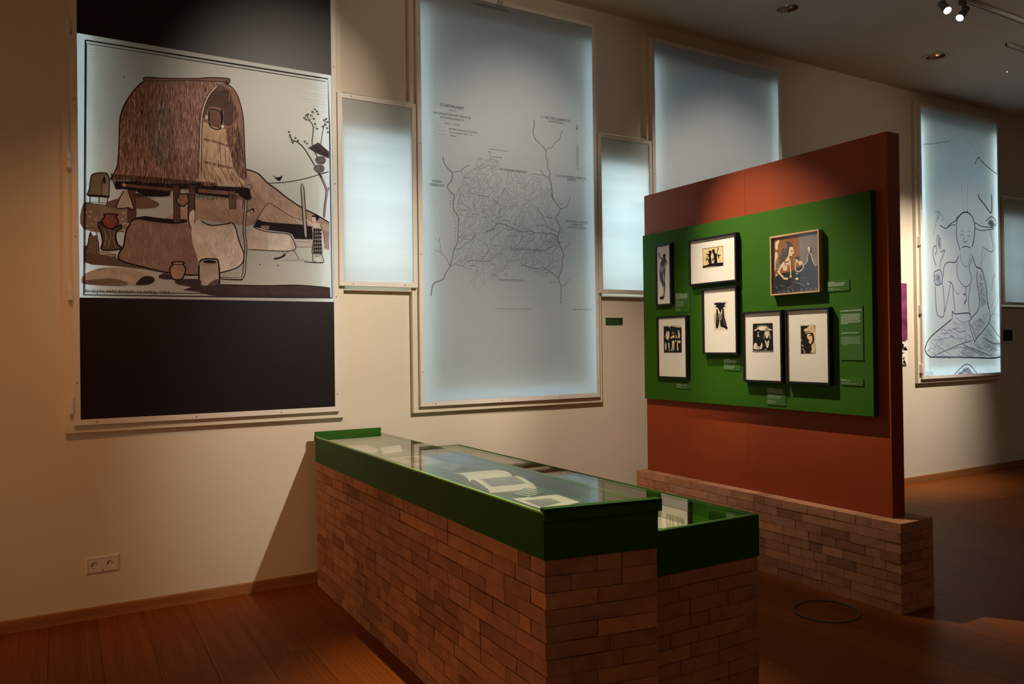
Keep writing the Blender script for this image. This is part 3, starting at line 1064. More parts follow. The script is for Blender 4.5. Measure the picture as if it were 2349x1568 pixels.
ART_P6 = """
f;d9c7a8;0;72,400 253,401 252,194 70,192
f;1a1614;0;74,393 249,393 251,195 70,194
F;e9d9bd;0;83,346 106,358 145,372 163,375 181,372 215,357 245,347 209,344 168,344 120,346
f;e9d9bd;0;184,357 218,360 184,360
f;e9d9bd;0;184,361 235,368 182,364
f;e9d9bd;0;182,364 210,370 180,367
f;e9d9bd;0;179,367 218,380 176,370
f;e9d9bd;0;176,370 194,377 173,372
f;e9d9bd;0;172,372 192,386 169,373
f;e9d9bd;0;168,374 173,382 164,374
f;e9d9bd;0;163,374 162,387 159,374
f;e9d9bd;0;159,374 150,383 154,374
f;e9d9bd;0;154,374 130,388 150,373
f;e9d9bd;0;150,373 128,379 146,371
f;e9d9bd;0;146,370 104,384 143,368
f;e9d9bd;0;142,368 111,372 140,365
f;e9d9bd;0;140,365 85,372 138,362
f;e9d9bd;0;138,361 103,363 137,358
S;1a1614;2;142,366 151,376 163,378 174,375 181,366
F;1a1614;0;100,326 104,346 121,355 137,346 140,325 131,297 109,297
F;1a1614;0;171,301 174,338 195,360 219,345 231,300 219,284 179,287
F;e9d9bd;0;114,335 127,334 124,328 117,328
F;e9d9bd;0;118,321 122,320 126,304 115,304
S;e9d9bd;1.5;103,303 141,303
F;e9d9bd;0;78,218 82,249 98,260 112,242 125,232 142,242 151,260 157,240 145,216 97,217
S;1a1614;3;94,242 125,223 148,241
S;1a1614;3;91,230 125,217 151,230
S;1a1614;2;101,246 125,228 145,247
F;8d806e;0;169,296 177,338 198,358 218,345 232,295 221,286 217,323 200,338 181,324 179,287
F;e9d9bd;0;182,331 200,336 216,329 214,309 203,291 194,291 184,310
S;1a1614;2;185,319 197,318
S;1a1614;2;204,318 214,320
S;1a1614;2;200,314 199,301 204,301
S;e9d9bd;2;180,345 200,351 218,344
F;e9d9bd;0;181,279 199,263 215,278 212,241 199,223 188,241
S;1a1614;2.5;188,266 199,252 211,266
S;1a1614;2.5;190,255 199,241 210,255
F;e9d9bd;0;77,200 82,206 85,198
F;e9d9bd;0;87,203 92,204 95,198
F;e9d9bd;0;97,201 102,206 106,198
F;e9d9bd;0;108,204 112,203 116,198
F;e9d9bd;0;118,201 123,205 126,198
F;e9d9bd;0;128,205 133,203 136,198
F;e9d9bd;0;138,202 143,205 146,198
F;e9d9bd;0;148,200 153,202 156,198
F;e9d9bd;0;158,203 163,204 166,198
F;e9d9bd;0;168,201 173,206 176,198
F;e9d9bd;0;178,204 183,204 186,198
F;e9d9bd;0;188,202 193,206 196,198
F;e9d9bd;0;198,200 203,203 206,198
F;e9d9bd;0;208,203 213,205 216,198
F;e9d9bd;0;218,200 223,203 226,198
F;e9d9bd;0;228,204 232,205 236,198
F;e9d9bd;0;238,201 242,202 246,198
F;e9d9bd;0;100,214 104,217 106,212
F;e9d9bd;0;105,214 109,217 111,212
F;e9d9bd;0;111,214 114,217 117,212
F;e9d9bd;0;116,214 120,217 122,212
F;e9d9bd;0;175,213 179,217 181,212
F;e9d9bd;0;180,213 184,217 186,212
F;e9d9bd;0;185,213 189,217 191,212
"""
ART_P7 = """
f;d9c7a8;0;100,374 222,371 221,181 101,179
f;1a1614;0;107,366 220,366 219,185 106,183
F;dcbd8c;0;160,352 166,360 215,361 215,194 195,202 188,228 192,243 206,254 211,280 205,306 198,323 176,340
F;dcbd8c;0;157,310 179,311 191,301 196,289 194,261 180,247 167,261 174,271 157,285
F;dcbd8c;0;131,337 144,348 165,347 192,332 197,318 165,330 139,328
F;dcbd8c;0;141,319 157,326 191,317 157,319 145,315
F;1a1614;0;175,304 189,303 185,296 176,298
S;1a1614;3;168,345 196,327
S;1a1614;2.5;199,284 208,280 205,258
F;1a1614;0;200,284 209,278 205,258 198,267
F;dcbd8c;0;114,246 124,237 117,235
F;dcbd8c;0;115,220 131,209 139,198 126,206
F;dcbd8c;0;112,281 116,273 111,264
F;dcbd8c;0;119,238 129,228 120,230
F;dcbd8c;0;126,198 142,189 128,191
F;dcbd8c;0;194,208 213,198 195,189 181,191
"""
# ------------------------------------------------------------------ materials
def lin(h):
    v = [int(h[i:i + 2], 16) / 255 for i in (0, 2, 4)]
    return tuple(((c + 0.055) / 1.055) ** 2.4 if c > 0.04045 else c / 12.92 for c in v)
class NT:
    def __init__(s, name):
        s.m = bpy.data.materials.new(name); s.m.use_nodes = True; s.t = s.m.node_tree; s.t.nodes.clear()
        s.out = s.n('ShaderNodeOutputMaterial')
    def n(s, t, **k):
        x = s.t.nodes.new(t)
        for a, b in k.items(): setattr(x, a, b)
        return x
    def l(s, a, b): s.t.links.new(a, b)
    def bsdf(s, col, rough=0.6, spec=0.3):
        b = s.n('ShaderNodeBsdfPrincipled'); b.inputs['Roughness'].default_value = rough; b.inputs['Specular IOR Level'].default_value = spec
        if isinstance(col, tuple): b.inputs['Base Color'].default_value = (*col, 1)
        else: s.l(col, b.inputs['Base Color'])
        return b
    def coord(s, kind='Object'): return s.n('ShaderNodeTexCoord').outputs[kind]
    def noise(s, vec, scale, detail=3, rough=0.5):
        x = s.n('ShaderNodeTexNoise'); x.inputs['Scale'].default_value = scale; x.inputs['Detail'].default_value = detail; x.inputs['Roughness'].default_value = rough
        s.l(vec, x.inputs['Vector']); return x.outputs['Fac']
    def mapping(s, vec, scale):
        x = s.n('ShaderNodeMapping'); x.inputs['Scale'].default_value = scale; s.l(vec, x.inputs['Vector']); return x.outputs[0]
    def ramp(s, fac, stops):
        r = s.n('ShaderNodeValToRGB'); e = r.color_ramp.elements
        while len(e) < len(stops): e.new(0.5)
        for i, (p, c) in enumerate(stops): e[i].position = p; e[i].color = (*c, 1)
        s.l(fac, r.inputs[0]); return r.outputs[0]
    def mul(s, a, b):
        x = s.n('ShaderNodeMix', data_type='RGBA', blend_type='MULTIPLY'); x.inputs[0].default_value = 1
        for i, v in ((6, a), (7, b)):
            if isinstance(v, tuple): x.inputs[i].default_value = (*v, 1)
            else: s.l(v, x.inputs[i])
        return x.outputs[2]
    def bump(s, b, h, strength, dist=0.01):
        x = s.n('ShaderNodeBump'); x.inputs['Strength'].default_value = strength; x.inputs['Distance'].default_value = dist
        s.l(h, x.inputs['Height']); s.l(x.outputs[0], b.inputs['Normal'])
    def done(s, sh): s.l(sh if not hasattr(sh, 'outputs') else sh.outputs[0], s.out.inputs[0]); return s.m

def paint(name, col, rough=0.6, spec=0.3, var=0.06, scale=3.0, bump=0.0, bscale=120):
    t = NT(name); c = t.coord()
    k = t.ramp(t.noise(c, scale), [(0.3, tuple(x * (1 - var) for x in col)), (0.7, tuple(min(1, x * (1 + var)) for x in col))])
    b = t.bsdf(k, rough, spec)
    if bump: t.bump(b, t.noise(c, bscale, 2), bump, 0.002)
    return t.done(b)
M = {}
M['wall'] = paint('wall_paint', (0.72, 0.645, 0.52), 0.85, 0.15, 0.025, 1.2, 0.05, 90)
M['ceil'] = paint('ceiling_plaster', (0.64, 0.62, 0.58), 0.9, 0.1, 0.03, 2.0, 0.25, 160)
M['frame'] = paint('frame_white_paint', (0.74, 0.69, 0.62), 0.45, 0.35, 0.02)
M['casing'] = paint('casing_cream_paint', (0.72, 0.645, 0.51), 0.55, 0.25, 0.02)
M['green'] = paint('green_lacquer', (0.027, 0.105, 0.007), 0.5, 0.10, 0.05, 2.0)
M['green_board'] = paint('green_board_paint', (0.029, 0.105, 0.003), 0.7, 0.15, 0.05, 2.0)
M['label'] = paint('green_label_card', (0.036, 0.115, 0.014), 0.6, 0.2, 0.03)
M['darklabel'] = paint('dark_green_label', (0.016, 0.055, 0.016), 0.6, 0.2, 0.03)
M['red'] = paint('rust_red_board', (0.27, 0.043, 0.008), 0.5, 0.25, 0.10, 1.6)
M['black'] = paint('black_frame_stain', (0.008, 0.007, 0.006), 0.45, 0.3, 0.1)
M['oakframe'] = paint('pale_wood_frame', (0.50, 0.30, 0.16), 0.5, 0.25, 0.10, 14)
M['mat'] = paint('cream_mount_board', (0.84, 0.78, 0.68), 0.85, 0.1, 0.015)
M['paper'] = paint('printing_paper', (0.72, 0.66, 0.56), 0.85, 0.1, 0.03, 9)
M['greypaper'] = paint('greyish_paper', (0.82, 0.75, 0.69), 0.85, 0.1, 0.05, 20)
M['page'] = paint('book_page', (0.80, 0.74, 0.64), 0.85, 0.1, 0.02)
M['pagegrey'] = paint('grey_plate', (0.22, 0.21, 0.19), 0.8, 0.1, 0.15, 60)
M['pagebrown'] = paint('brown_plate', (0.28, 0.17, 0.11), 0.8, 0.1, 0.3, 40)
M['white'] = paint('white_text_ink', (0.72, 0.76, 0.66), 0.7, 0.1, 0.02)
M['ink'] = paint('dark_text_ink', (0.05, 0.05, 0.055), 0.8, 0.05, 0.1)
M['greyink'] = paint('grey_text_ink', (0.085, 0.09, 0.10), 0.8, 0.05, 0.1)
M['pencil'] = paint('grey_lettering', (0.28, 0.26, 0.25), 0.8, 0.05, 0.1)
M['socket'] = paint('socket_plastic', (0.70, 0.64, 0.56), 0.35, 0.4, 0.02)
M['hole'] = paint('black_hole', (0.006, 0.005, 0.005), 0.8, 0.05, 0.05)
M['mortar'] = paint('dark_joint', (0.035, 0.020, 0.013), 0.95, 0.05, 0.3, 30)
M['darkplastic'] = paint('dark_plaque', (0.012, 0.013, 0.018), 0.5, 0.3, 0.05)
M['cable'] = paint('blue_grey_cable', (0.12, 0.13, 0.17), 0.5, 0.3, 0.05)
M['screw'] = paint('screw_steel', (0.30, 0.28, 0.25), 0.4, 0.5, 0.05)
M['lampbody'] = paint('lamp_grey_body', (0.16, 0.15, 0.13), 0.5, 0.3, 0.05)
M['slot'] = paint('track_black', (0.008, 0.008, 0.008), 0.5, 0.3, 0.05)
M['purple'] = paint('purple_poster', (0.20, 0.035, 0.12), 0.6, 0.2, 0.5, 7)
def chrome():
    t = NT('reflector_chrome'); b = t.bsdf((0.75, 0.68, 0.6), 0.12, 0.5); b.inputs['Metallic'].default_value = 1; return t.done(b)
M['chrome'] = chrome()
def steel_hinge():
    t = NT('hinge_white'); return t.done(t.bsdf((0.78, 0.74, 0.68), 0.35, 0.4))
M['hinge'] = steel_hinge()
def emit(name, col, st):
    t = NT(name); e = t.n('ShaderNodeEmission'); e.inputs[0].default_value = (*col, 1); e.inputs[1].default_value = st; return t.done(e)
M['lamp'] = emit('lamp_glow', (1.0, 0.93, 0.8), 14)
M['led'] = emit('led_glow', (0.9, 0.95, 1.0), 9)
def wood(name, c0, c1, rough, axis, rnd=0.35):
    t = NT(name); c = t.coord('Object'); inf = t.n('ShaderNodeObjectInfo')
    add = t.n('ShaderNodeVectorMath', operation='ADD'); t.l(c, add.inputs[0]); t.l(inf.outputs['Location'], add.inputs[1])
    mp = t.mapping(add.outputs[0], (1.2, 22, 22) if axis == 'x' else (22, 1.2, 22))
    g = t.ramp(t.noise(mp, 1.6, 6, 0.6), [(0.3, c0), (0.72, c1)])
    lo = 1 - rnd
    v = t.ramp(inf.outputs['Random'], [(0, (lo, lo, lo)), (1, (1, 1, 1))])
    b = t.bsdf(t.mul(g, v), rough, 0.12); t.bump(b, t.noise(mp, 3, 4), 0.08, 0.002)
    return t.done(b)
M['plank'] = wood('oak_floor', (0.18, 0.045, 0.0055), (0.34, 0.092, 0.012), 0.5, 'y', 0.25)
M['baseboard'] = wood('oak_baseboard', (0.26, 0.105, 0.034), (0.42, 0.18, 0.062), 0.45, 'x', 0.05)
def brick_mat():
    t = NT('orange_brick'); c = t.coord('Object'); inf = t.n('ShaderNodeObjectInfo')
    add = t.n('ShaderNodeVectorMath', operation='ADD'); t.l(c, add.inputs[0])
    sc = t.n('ShaderNodeVectorMath', operation='SCALE'); t.l(inf.outputs['Location'], sc.inputs[0]); sc.inputs['Scale'].default_value = 3.0
    t.l(sc.outputs[0], add.inputs[1])
    base = t.ramp(inf.outputs['Random'], [(0, (0.32, 0.145, 0.080)), (0.25, (0.46, 0.22, 0.118)), (0.6, (0.53, 0.25, 0.130)), (0.85, (0.45, 0.23, 0.145)), (1, (0.62, 0.29, 0.135))])
    n1 = t.ramp(t.noise(add.outputs[0], 9, 4, 0.6), [(0.3, (0.72, 0.70, 0.70)), (0.7, (1.1, 1.1, 1.1))])
    col = t.mul(base, n1)
    b = t.bsdf(col, 0.9, 0.12); t.bump(b, t.noise(add.outputs[0], 70, 4, 0.65), 0.35, 0.004)
    return t.done(b)
M['brick'] = brick_mat()
def sheet_mat(name, white, bands=None, dark=(0.016, 0.013, 0.017), tr=0.5, blind_lines=0.0, gloss=True):
    """translucent window foil: reflects the lamps and lets daylight from the niche behind it through"""
    t = NT(name); c = t.coord('Object'); col = white
    if bands:
        sep = t.n('ShaderNodeSeparateXYZ'); t.l(c, sep.inputs[0])
        a = t.n('ShaderNodeMath', operation='GREATER_THAN'); t.l(sep.outputs['Z'], a.inputs[0]); a.inputs[1].default_value = bands[0]
        b = t.n('ShaderNodeMath', operation='LESS_THAN'); t.l(sep.outputs['Z'], b.inputs[0]); b.inputs[1].default_value = bands[1]
        k = t.n('ShaderNodeMath', operation='MULTIPLY'); t.l(a.outputs[0], k.inputs[0]); t.l(b.outputs[0], k.inputs[1])
        mx = t.n('ShaderNodeMix', data_type='RGBA'); t.l(k.outputs[0], mx.inputs[0]); mx.inputs[6].default_value = (*dark, 1); mx.inputs[7].default_value = (*white, 1)
        col = mx.outputs[2]
    elif blind_lines:
        n = t.noise(t.mapping(c, (0.6, 1, 9)), 1.5, 3)  # shade lines of a blind behind, painted as faint colour bands
        col = t.ramp(n, [(0.35, tuple(x * (1 - blind_lines) for x in white)), (0.65, white)])
    d = t.n('ShaderNodeBsdfDiffuse'); s = t.n('ShaderNodeBsdfTranslucent')
    for q in (d, s):
        if isinstance(col, tuple): q.inputs[0].default_value = (*col, 1)
        else: t.l(col, q.inputs[0])
    mix = t.n('ShaderNodeMixShader'); mix.inputs[0].default_value = tr; t.l(d.outputs[0], mix.inputs[1]); t.l(s.outputs[0], mix.inputs[2])
    if not gloss: return t.done(mix)
    g = t.n('ShaderNodeBsdfGlossy'); g.inputs['Roughness'].default_value = 0.42; lw = t.n('ShaderNodeFresnel'); lw.inputs[0].default_value = 1.45
    m2 = t.n('ShaderNodeMixShader'); t.l(lw.outputs[0], m2.inputs[0]); t.l(mix.outputs[0], m2.inputs[1]); t.l(g.outputs[0], m2.inputs[2])
    return t.done(m2)
M['sheet_house'] = sheet_mat('foil_with_dark_bands', (0.80, 0.79, 0.77), (0.7455, 2.290), dark=(0.024, 0.012, 0.018), tr=0.58)
M['sheet_map'] = sheet_mat('pale_foil', (0.76, 0.77, 0.77), tr=0.84)
M['sheet_small'] = sheet_mat('white_foil', (0.86, 0.86, 0.85), tr=0.76, blind_lines=0.05)
M['board'] = sheet_mat('blackout_board', (0.7, 0.7, 0.7), tr=0.26, gloss=False)
M['board_dark'] = sheet_mat('dense_blackout_board', (0.6, 0.6, 0.6), tr=0.04, gloss=False)
def print_mat():
    t = NT('printed_ink'); a = t.n('ShaderNodeVertexColor', layer_name='ink'); c = t.coord('Object')
    n = t.ramp(t.noise(c, 9, 5, 0.7), [(0.3, (0.86, 0.88, 0.93)), (0.7, (1.33, 1.37, 1.45))])
    return t.done(t.bsdf(t.mul(a.outputs[0], n), 0.85, 0.05))
M['print'] = print_mat()
def glass_mat(name, tint, ior=1.5, amount=1.0):
    t = NT(name); tr = t.n('ShaderNodeBsdfTransparent'); tr.inputs[0].default_value = (*tint, 1)
    g = t.n('ShaderNodeBsdfGlossy'); g.inputs['Roughness'].default_value = 0.0; g.inputs[0].default_value = (amount, amount, amount, 1)
    f = t.n('ShaderNodeFresnel'); geo = t.n('ShaderNodeNewGeometry'); mr = t.n('ShaderNodeMapRange'); mr.inputs['To Min'].default_value = ior; mr.inputs['To Max'].default_value = 1 / ior; t.l(geo.outputs['Backfacing'], mr.inputs['Value']); t.l(mr.outputs[0], f.inputs[0])
    mix = t.n('ShaderNodeMixShader'); t.l(f.outputs[0], mix.inputs[0]); t.l(tr.outputs[0], mix.inputs[1]); t.l(g.outputs[0], mix.inputs[2])
    return t.done(mix)
M['glass'] = glass_mat('case_glass', (0.94, 0.975, 0.94), 1.38)
M['glazing'] = glass_mat('museum_glazing', (0.98, 0.985, 0.98), 1.16)
M['plainglazing'] = glass_mat('plain_glazing', (0.97, 0.98, 0.97), 1.4)
M['glassedge'] = paint('green_glass_edge', (0.28, 0.58, 0.14), 0.35, 0.3, 0.05)

# ------------------------------------------------------------------ mesh helpers
def newobj(name, me, mats, parent=None, loc=(0, 0, 0), rotz=0.0):
    o = bpy.data.objects.new(name, me)
    for k in (mats if isinstance(mats, (list, tuple)) else [mats]): me.materials.append(M[k])
    COL.objects.link(o); o.location = loc; o.rotation_euler = (0, 0, rotz)
    if parent: o.parent = parent
    return o
def mesh(name, verts, faces):
    me = bpy.data.meshes.new(name); me.from_pydata(verts, [], faces); me.update(); return me
def empty(name, loc, label, cat, group=None, rotz=0.0):
    o = bpy.data.objects.new(name, None); COL.objects.link(o); o.location = loc; o.rotation_euler = (0, 0, rotz); o.empty_display_size = 0.1
    o['label'] = label; o['category'] = cat
    if group: o['group'] = group
    return o
def tag(o, label, cat, group=None):
    o['label'] = label; o['category'] = cat
    if group: o['group'] = group
    return o
BF = [(0, 3, 2, 1), (4, 5, 6, 7), (0, 1, 5, 4), (1, 2, 6, 5), (2, 3, 7, 6), (3, 0, 4, 7)]
def boxes(lst):
    v, f = [], []
    for x0, x1, y0, y1, z0, z1 in lst:
        b = len(v); v += [(x0, y0, z0), (x1, y0, z0), (x1, y1, z0), (x0, y1, z0), (x0, y0, z1), (x1, y0, z1), (x1, y1, z1), (x0, y1, z1)]
        f += [tuple(b + i for i in q) for q in BF]
    return v, f
def bevel(me, w, seg=2):
    bm = bmesh.new(); bm.from_mesh(me); bmesh.ops.bevel(bm, geom=bm.edges[:], offset=w, segments=seg, affect='EDGES', profile=0.5)
    bm.to_mesh(me); bm.free(); return me
def box(name, x0, x1, y0, y1, z0, z1, mat, parent=None, bev=0.0):
    me = mesh(name, *boxes([(x0, x1, y0, y1, z0, z1)]))
    if bev: bevel(me, bev)
    return newobj(name, me, mat, parent)
def prism(name, pts, z0, z1, mat, parent=None, bev=0.0):
    n = len(pts); v = [(x, y, z0) for x, y in pts] + [(x, y, z1) for x, y in pts]
    f = [tuple(range(n))[::-1], tuple(range(n, 2 * n))] + [(i, (i + 1) % n, n + (i + 1) % n, n + i) for i in range(n)]
    me = mesh(name, v, f)
    if bev: bevel(me, bev)
    return newobj(name, me, mat, parent)
def ring_xz(x0, x1, z0, z1, w, y0, y1, ch=0.0):
    """rectangular frame in the xz plane (w = rail width); mitred, front at y0"""
    o = [(x0, z0), (x1, z0), (x1, z1), (x0, z1)]; i = [(x0 + w, z0 + w), (x1 - w, z0 + w), (x1 - w, z1 - w), (x0 + w, z1 - w)]
    oc = [(x0 + ch, z0 + ch), (x1 - ch, z0 + ch), (x1 - ch, z1 - ch), (x0 + ch, z1 - ch)]
    v = [(a, y1, b) for a, b in o] + [(a, y0 + ch, b) for a, b in o] + [(a, y0, b) for a, b in oc] + [(a, y0, b) for a, b in i] + [(a, y1, b) for a, b in i]
    f = []
    for L in range(4):
        for k in range(4):
            a, b = L * 4 + k, L * 4 + (k + 1) % 4
            f.append((a, b, b + 4, a + 4))
    for k in range(4):
        a, b = 16 + k, 16 + (k + 1) % 4
        f.append((a, b, (k + 1) % 4, k))
    return v, f
def cyl(name, p0, p1, r0, r1, mat, parent=None, n=24, caps=True, loc=(0, 0, 0)):
    p0, p1 = Vector(p0), Vector(p1); q = (p1 - p0).to_track_quat('Z', 'Y'); v, f = [], []
    for p, r in ((p0, r0), (p1, r1)):
        for k in range(n): v.append(tuple(p + q @ Vector((r * math.cos(2 * math.pi * k / n), r * math.sin(2 * math.pi * k / n), 0))))
    for k in range(n): f.append((k, (k + 1) % n, n + (k + 1) % n, n + k))
    if caps: f += [tuple(range(n))[::-1], tuple(range(n, 2 * n))]
    return newobj(name, mesh(name, v, f), mat, parent, loc)
def grid_wall(xs, zs, y0, y1, holes):
    """slab in the xz plane with rectangular holes"""
    X = sorted(set([xs[0], xs[1]] + [h[i] for h in holes for i in (0, 1)])); Z = sorted(set([zs[0], zs[1]] + [h[i] for h in holes for i in (2, 3)]))
    solid = {}
    for i in range(len(X) - 1):
        for k in range(len(Z) - 1):
            cx, cz = (X[i] + X[i + 1]) / 2, (Z[k] + Z[k + 1]) / 2
            solid[i, k] = not any(h[0] < cx < h[1] and h[2] < cz < h[3] for h in holes)
    v, f = [], []
    def quad(*p): b = len(v); v.extend(p); f.append((b, b + 1, b + 2, b + 3))
    for (i, k), s in solid.items():
        if not s: continue
        a, b, c, d = X[i], X[i + 1], Z[k], Z[k + 1]
        quad((a, y0, c), (b, y0, c), (b, y0, d), (a, y0, d)); quad((b, y1, c), (a, y1, c), (a, y1, d), (b, y1, d))
        if not solid.get((i - 1, k), False): quad((a, y1, c), (a, y0, c), (a, y0, d), (a, y1, d))
        if not solid.get((i + 1, k), False): quad((b, y0, c), (b, y1, c), (b, y1, d), (b, y0, d))
        if not solid.get((i, k - 1), False): quad((a, y1, c), (b, y1, c), (b, y0, c), (a, y0, c))
        if not solid.get((i, k + 1), False): quad((a, y0, d), (b, y0, d), (b, y1, d), (a, y1, d))
    bm = bmesh.new(); me = mesh('wall', v, f); bm.from_mesh(me); bmesh.ops.remove_doubles(bm, verts=bm.verts[:], dist=1e-5); bm.to_mesh(me); bm.free()
    return me
def plate_hole(x0, x1, z0, z1, cx, cz, r, y, depth, n=32):
    """square plate face at y with a round well of given depth behind it"""
    v, f = [], []
    for k in range(n):
        a = 2 * math.pi * k / n; dx, dz = math.cos(a), math.sin(a)
        s = min(((x1 - cx) if dx > 0 else (x0 - cx)) / dx if abs(dx) > 1e-9 else 9e9, ((z1 - cz) if dz > 0 else (z0 - cz)) / dz if abs(dz) > 1e-9 else 9e9)
        v += [(cx + dx * s, y, cz + dz * s), (cx + dx * r, y, cz + dz * r), (cx + dx * r, y + depth, cz + dz * r)]
    for k in range(n):
        a, b = 3 * k, 3 * ((k + 1) % n); f += [(a, b, b + 1, a + 1), (a + 1, b + 1, b + 2, a + 2)]
    f.append(tuple(3 * k + 2 for k in range(n)))
    return v, f

# ------------------------------------------------------------------ flat print built from thin ink shapes
def smooth(P, closed, sub=4):
    n = len(P)
    if n < 3: return P
    out = []
    rng = range(n) if closed else range(n - 1)
    for i in rng:
        p0 = P[(i - 1) % n] if closed or i > 0 else P[i]; p1 = P[i]; p2 = P[(i + 1) % n]; p3 = P[(i + 2) % n] if closed or i + 2 < n else p2
        for s in range(sub):
            t = s / sub; a, b = t * t, t * t * t
            out.append(tuple(0.5 * (2 * p1[k] + (p2[k] - p0[k]) * t + (2 * p0[k] - 5 * p1[k] + 4 * p2[k] - p3[k]) * a + (3 * p1[k] - p0[k] - 3 * p2[k] + p3[k]) * b) for k in (0, 1)))
    if not closed: out.append(P[-1])
    return out
def inside(x, y, P):
    c = False; j = len(P) - 1
    for i in range(len(P)):
        if (P[i][1] > y) != (P[j][1] > y) and x < (P[j][0] - P[i][0]) * (y - P[i][1]) / (P[j][1] - P[i][1]) + P[i][0]: c = not c
        j = i
    return c
def text_mesh(txt, width=None, height=None, space=1.0):
    cu = bpy.data.curves.new('t', 'FONT'); cu.body = txt; cu.resolution_u = 2; cu.space_character = space
    ob = bpy.data.objects.new('t', cu); me = bpy.data.meshes.new_from_object(ob)
    co = np.array([v.co for v in me.vertices]) if me.vertices else np.zeros((1, 3)); fs = [tuple(p.vertices) for p in me.polygons]
    bpy.data.objects.remove(ob); bpy.data.curves.remove(cu); bpy.data.meshes.remove(me)
    lo, hi = co.min(0), co.max(0); s = (width / max(hi[0] - lo[0], 1e-6)) if width else height / max(hi[1] - lo[1], 1e-6)
    return [((p[0] - lo[0]) * s, (p[1] - (lo[1] + hi[1]) / 2) * s) for p in co], fs, s
class Print:
    def __init__(s): s.v, s.f, s.c = [], [], []; s.layer = 0; s.last = None; s.tv, s.tf = [], []
    def key(s, k):
        if k != s.last: s.layer += 1; s.last = k
    def poly(s, P, col):
        s.key(('p', len(s.f))); y = -0.0002 - s.layer * 6e-6; b = len(s.v)
        s.v += [(p[0], y, p[1]) for p in P]; ar = sum(P[i - 1][0] * P[i][1] - P[i][0] * P[i - 1][1] for i in range(len(P)))
        r = tuple(range(b, b + len(P))); s.f.append(r if ar > 0 else r[::-1]); s.c.append(col)
    def stroke(s, P, w, col, taper=True):
        if len(P) < 2: return
        s.key(('s', col)); y = -0.0002 - s.layer * 6e-6; b = len(s.v); n = len(P)
        for i in range(n):
            a, c = P[max(i - 1, 0)], P[min(i + 1, n - 1)]; dx, dy = c[0] - a[0], c[1] - a[1]; L = math.hypot(dx, dy) or 1
            k = w / 2 * (0.45 if taper and i in (0, n - 1) else 1.0); nx, ny = -dy / L * k, dx / L * k
            s.v += [(P[i][0] + nx, y, P[i][1] + ny), (P[i][0] - nx, y, P[i][1] - ny)]
        for i in range(n - 1):
            s.f.append((b + 2 * i, b + 2 * i + 1, b + 2 * i + 3, b + 2 * i + 2)); s.c.append(col)
    def text(s, txt, x, y, w=None, h=None, space=1.0):
        P, fs, _ = text_mesh(txt, w, h, space); b = len(s.tv); s.tv += [(x + p[0], -0.004, y + p[1]) for p in P]; s.tf += [tuple(b + i for i in f) for f in fs]
    def bars(s, x, y, w, h, col, rnd):
        q = x
        while q < x + w - h * 0.5:
            L = min(h * rnd.uniform(1.2, 4.5), x + w - q)
            s.stroke([(q, y), (q + L, y)], h * 0.55, col, False); q += L + h * 0.55
    def build(s, parent, tmat='greyink', y=0.0, name='print'):
        if s.f:
            me = mesh(name, s.v, s.f); at = me.color_attributes.new('ink', 'FLOAT_COLOR', 'CORNER'); buf = []
            for p, c in zip(me.polygons, s.c): buf += [*c, 1.0] * p.loop_total
            at.data.foreach_set('color', buf); newobj(name, me, 'print', parent, (0, y, 0))
        if s.tf: newobj('lettering', mesh('lettering', s.tv, s.tf), tmat, parent, (0, y, 0))
def hatch(pr, P, kind, rnd):
    xs, ys = [p[0] for p in P], [p[1] for p in P]; x0, x1, y0, y1 = min(xs), max(xs), min(ys), max(ys)
    if kind == 'ROOF': N, cols, L, wd = 2300, ('5e453d', 'b8978a', '785a50', '4a3632', 'a58272', 'c4aa9b', '8f6a5c'), (0.020, 0.055), 0.0034
    elif kind == 'FRONT': N, cols, L, wd = 190, ('8a6a55', 'd6bca2', '6f5344'), (0.03, 0.08), 0.003
    elif kind == 'MUD': N, cols, L, wd = 150, ('7d675c', '8f7b71', '86706a', '927f76'), (0.015, 0.05), 0.012
    elif kind == 'PALE': N, cols, L, wd = 80, ('c6bab0', 'd8cfc6', 'c0b2a8'), (0.015, 0.05), 0.012
    elif kind == 'TAN': N, cols, L, wd = 800, ('9d8475', 'bda595', 'a68d7e', '8d7566'), (0.02, 0.06), 0.0035
    elif kind == 'PENCIL': N, cols, L, wd = 420, ('7b809a', '8f94a9', '666b86'), (0.04, 0.13), 0.0035
    else: N, cols, L, wd = 420, ('4a332d', '8f6f5f', '3a2826', 'a58a78'), (0.02, 0.07), 0.0035
    seg = {c: [] for c in cols}
    for i in range(N):
        x, y = rnd.uniform(x0, x1), rnd.uniform(y0, y1); l = rnd.uniform(*L); dx = rnd.uniform(-0.10, 0.10) * l
        if kind == 'ROOF' and y < y0 + 0.09: dx += (x - (x0 + x1) / 2) / (x1 - x0) * l * 0.9
        if kind == 'TAN': dx += 0.5 * l
        if kind == 'PENCIL': dx += rnd.choice((0.9, -0.8, 1.6)) * l; l *= 0.55
        if kind == 'FRONT' and y < y0 + 0.12: dx += 0.45 * l
        if inside(x, y, P) and inside(x + dx, y - l * 0.5, P): seg[rnd.choice(cols)].append((x, y, dx, l))
    for c, q in seg.items():
        for x, y, dx, l in q:
            if kind in ('MUD', 'PALE'): pr.last = None
            pr.stroke([(x, y), (x + dx * 0.4, y - l * 0.5), (x + dx, y - l)], wd * rnd.uniform(0.6, 1.3), lin(c))
    if kind == 'ROOF':
        for i in range(260):
            x = x0 + (x1 - x0) * i / 260 * 0.96 + 0.005; yb = y0 + 0.012 + 0.004 * math.sin(i * 0.9)
            pr.stroke([(x, yb + 0.03), (x + rnd.uniform(-.006, .006), yb - rnd.uniform(0.0, 0.03))], 0.004, lin(rnd.choice(('2a2223', '5e4139', '2a2223'))))
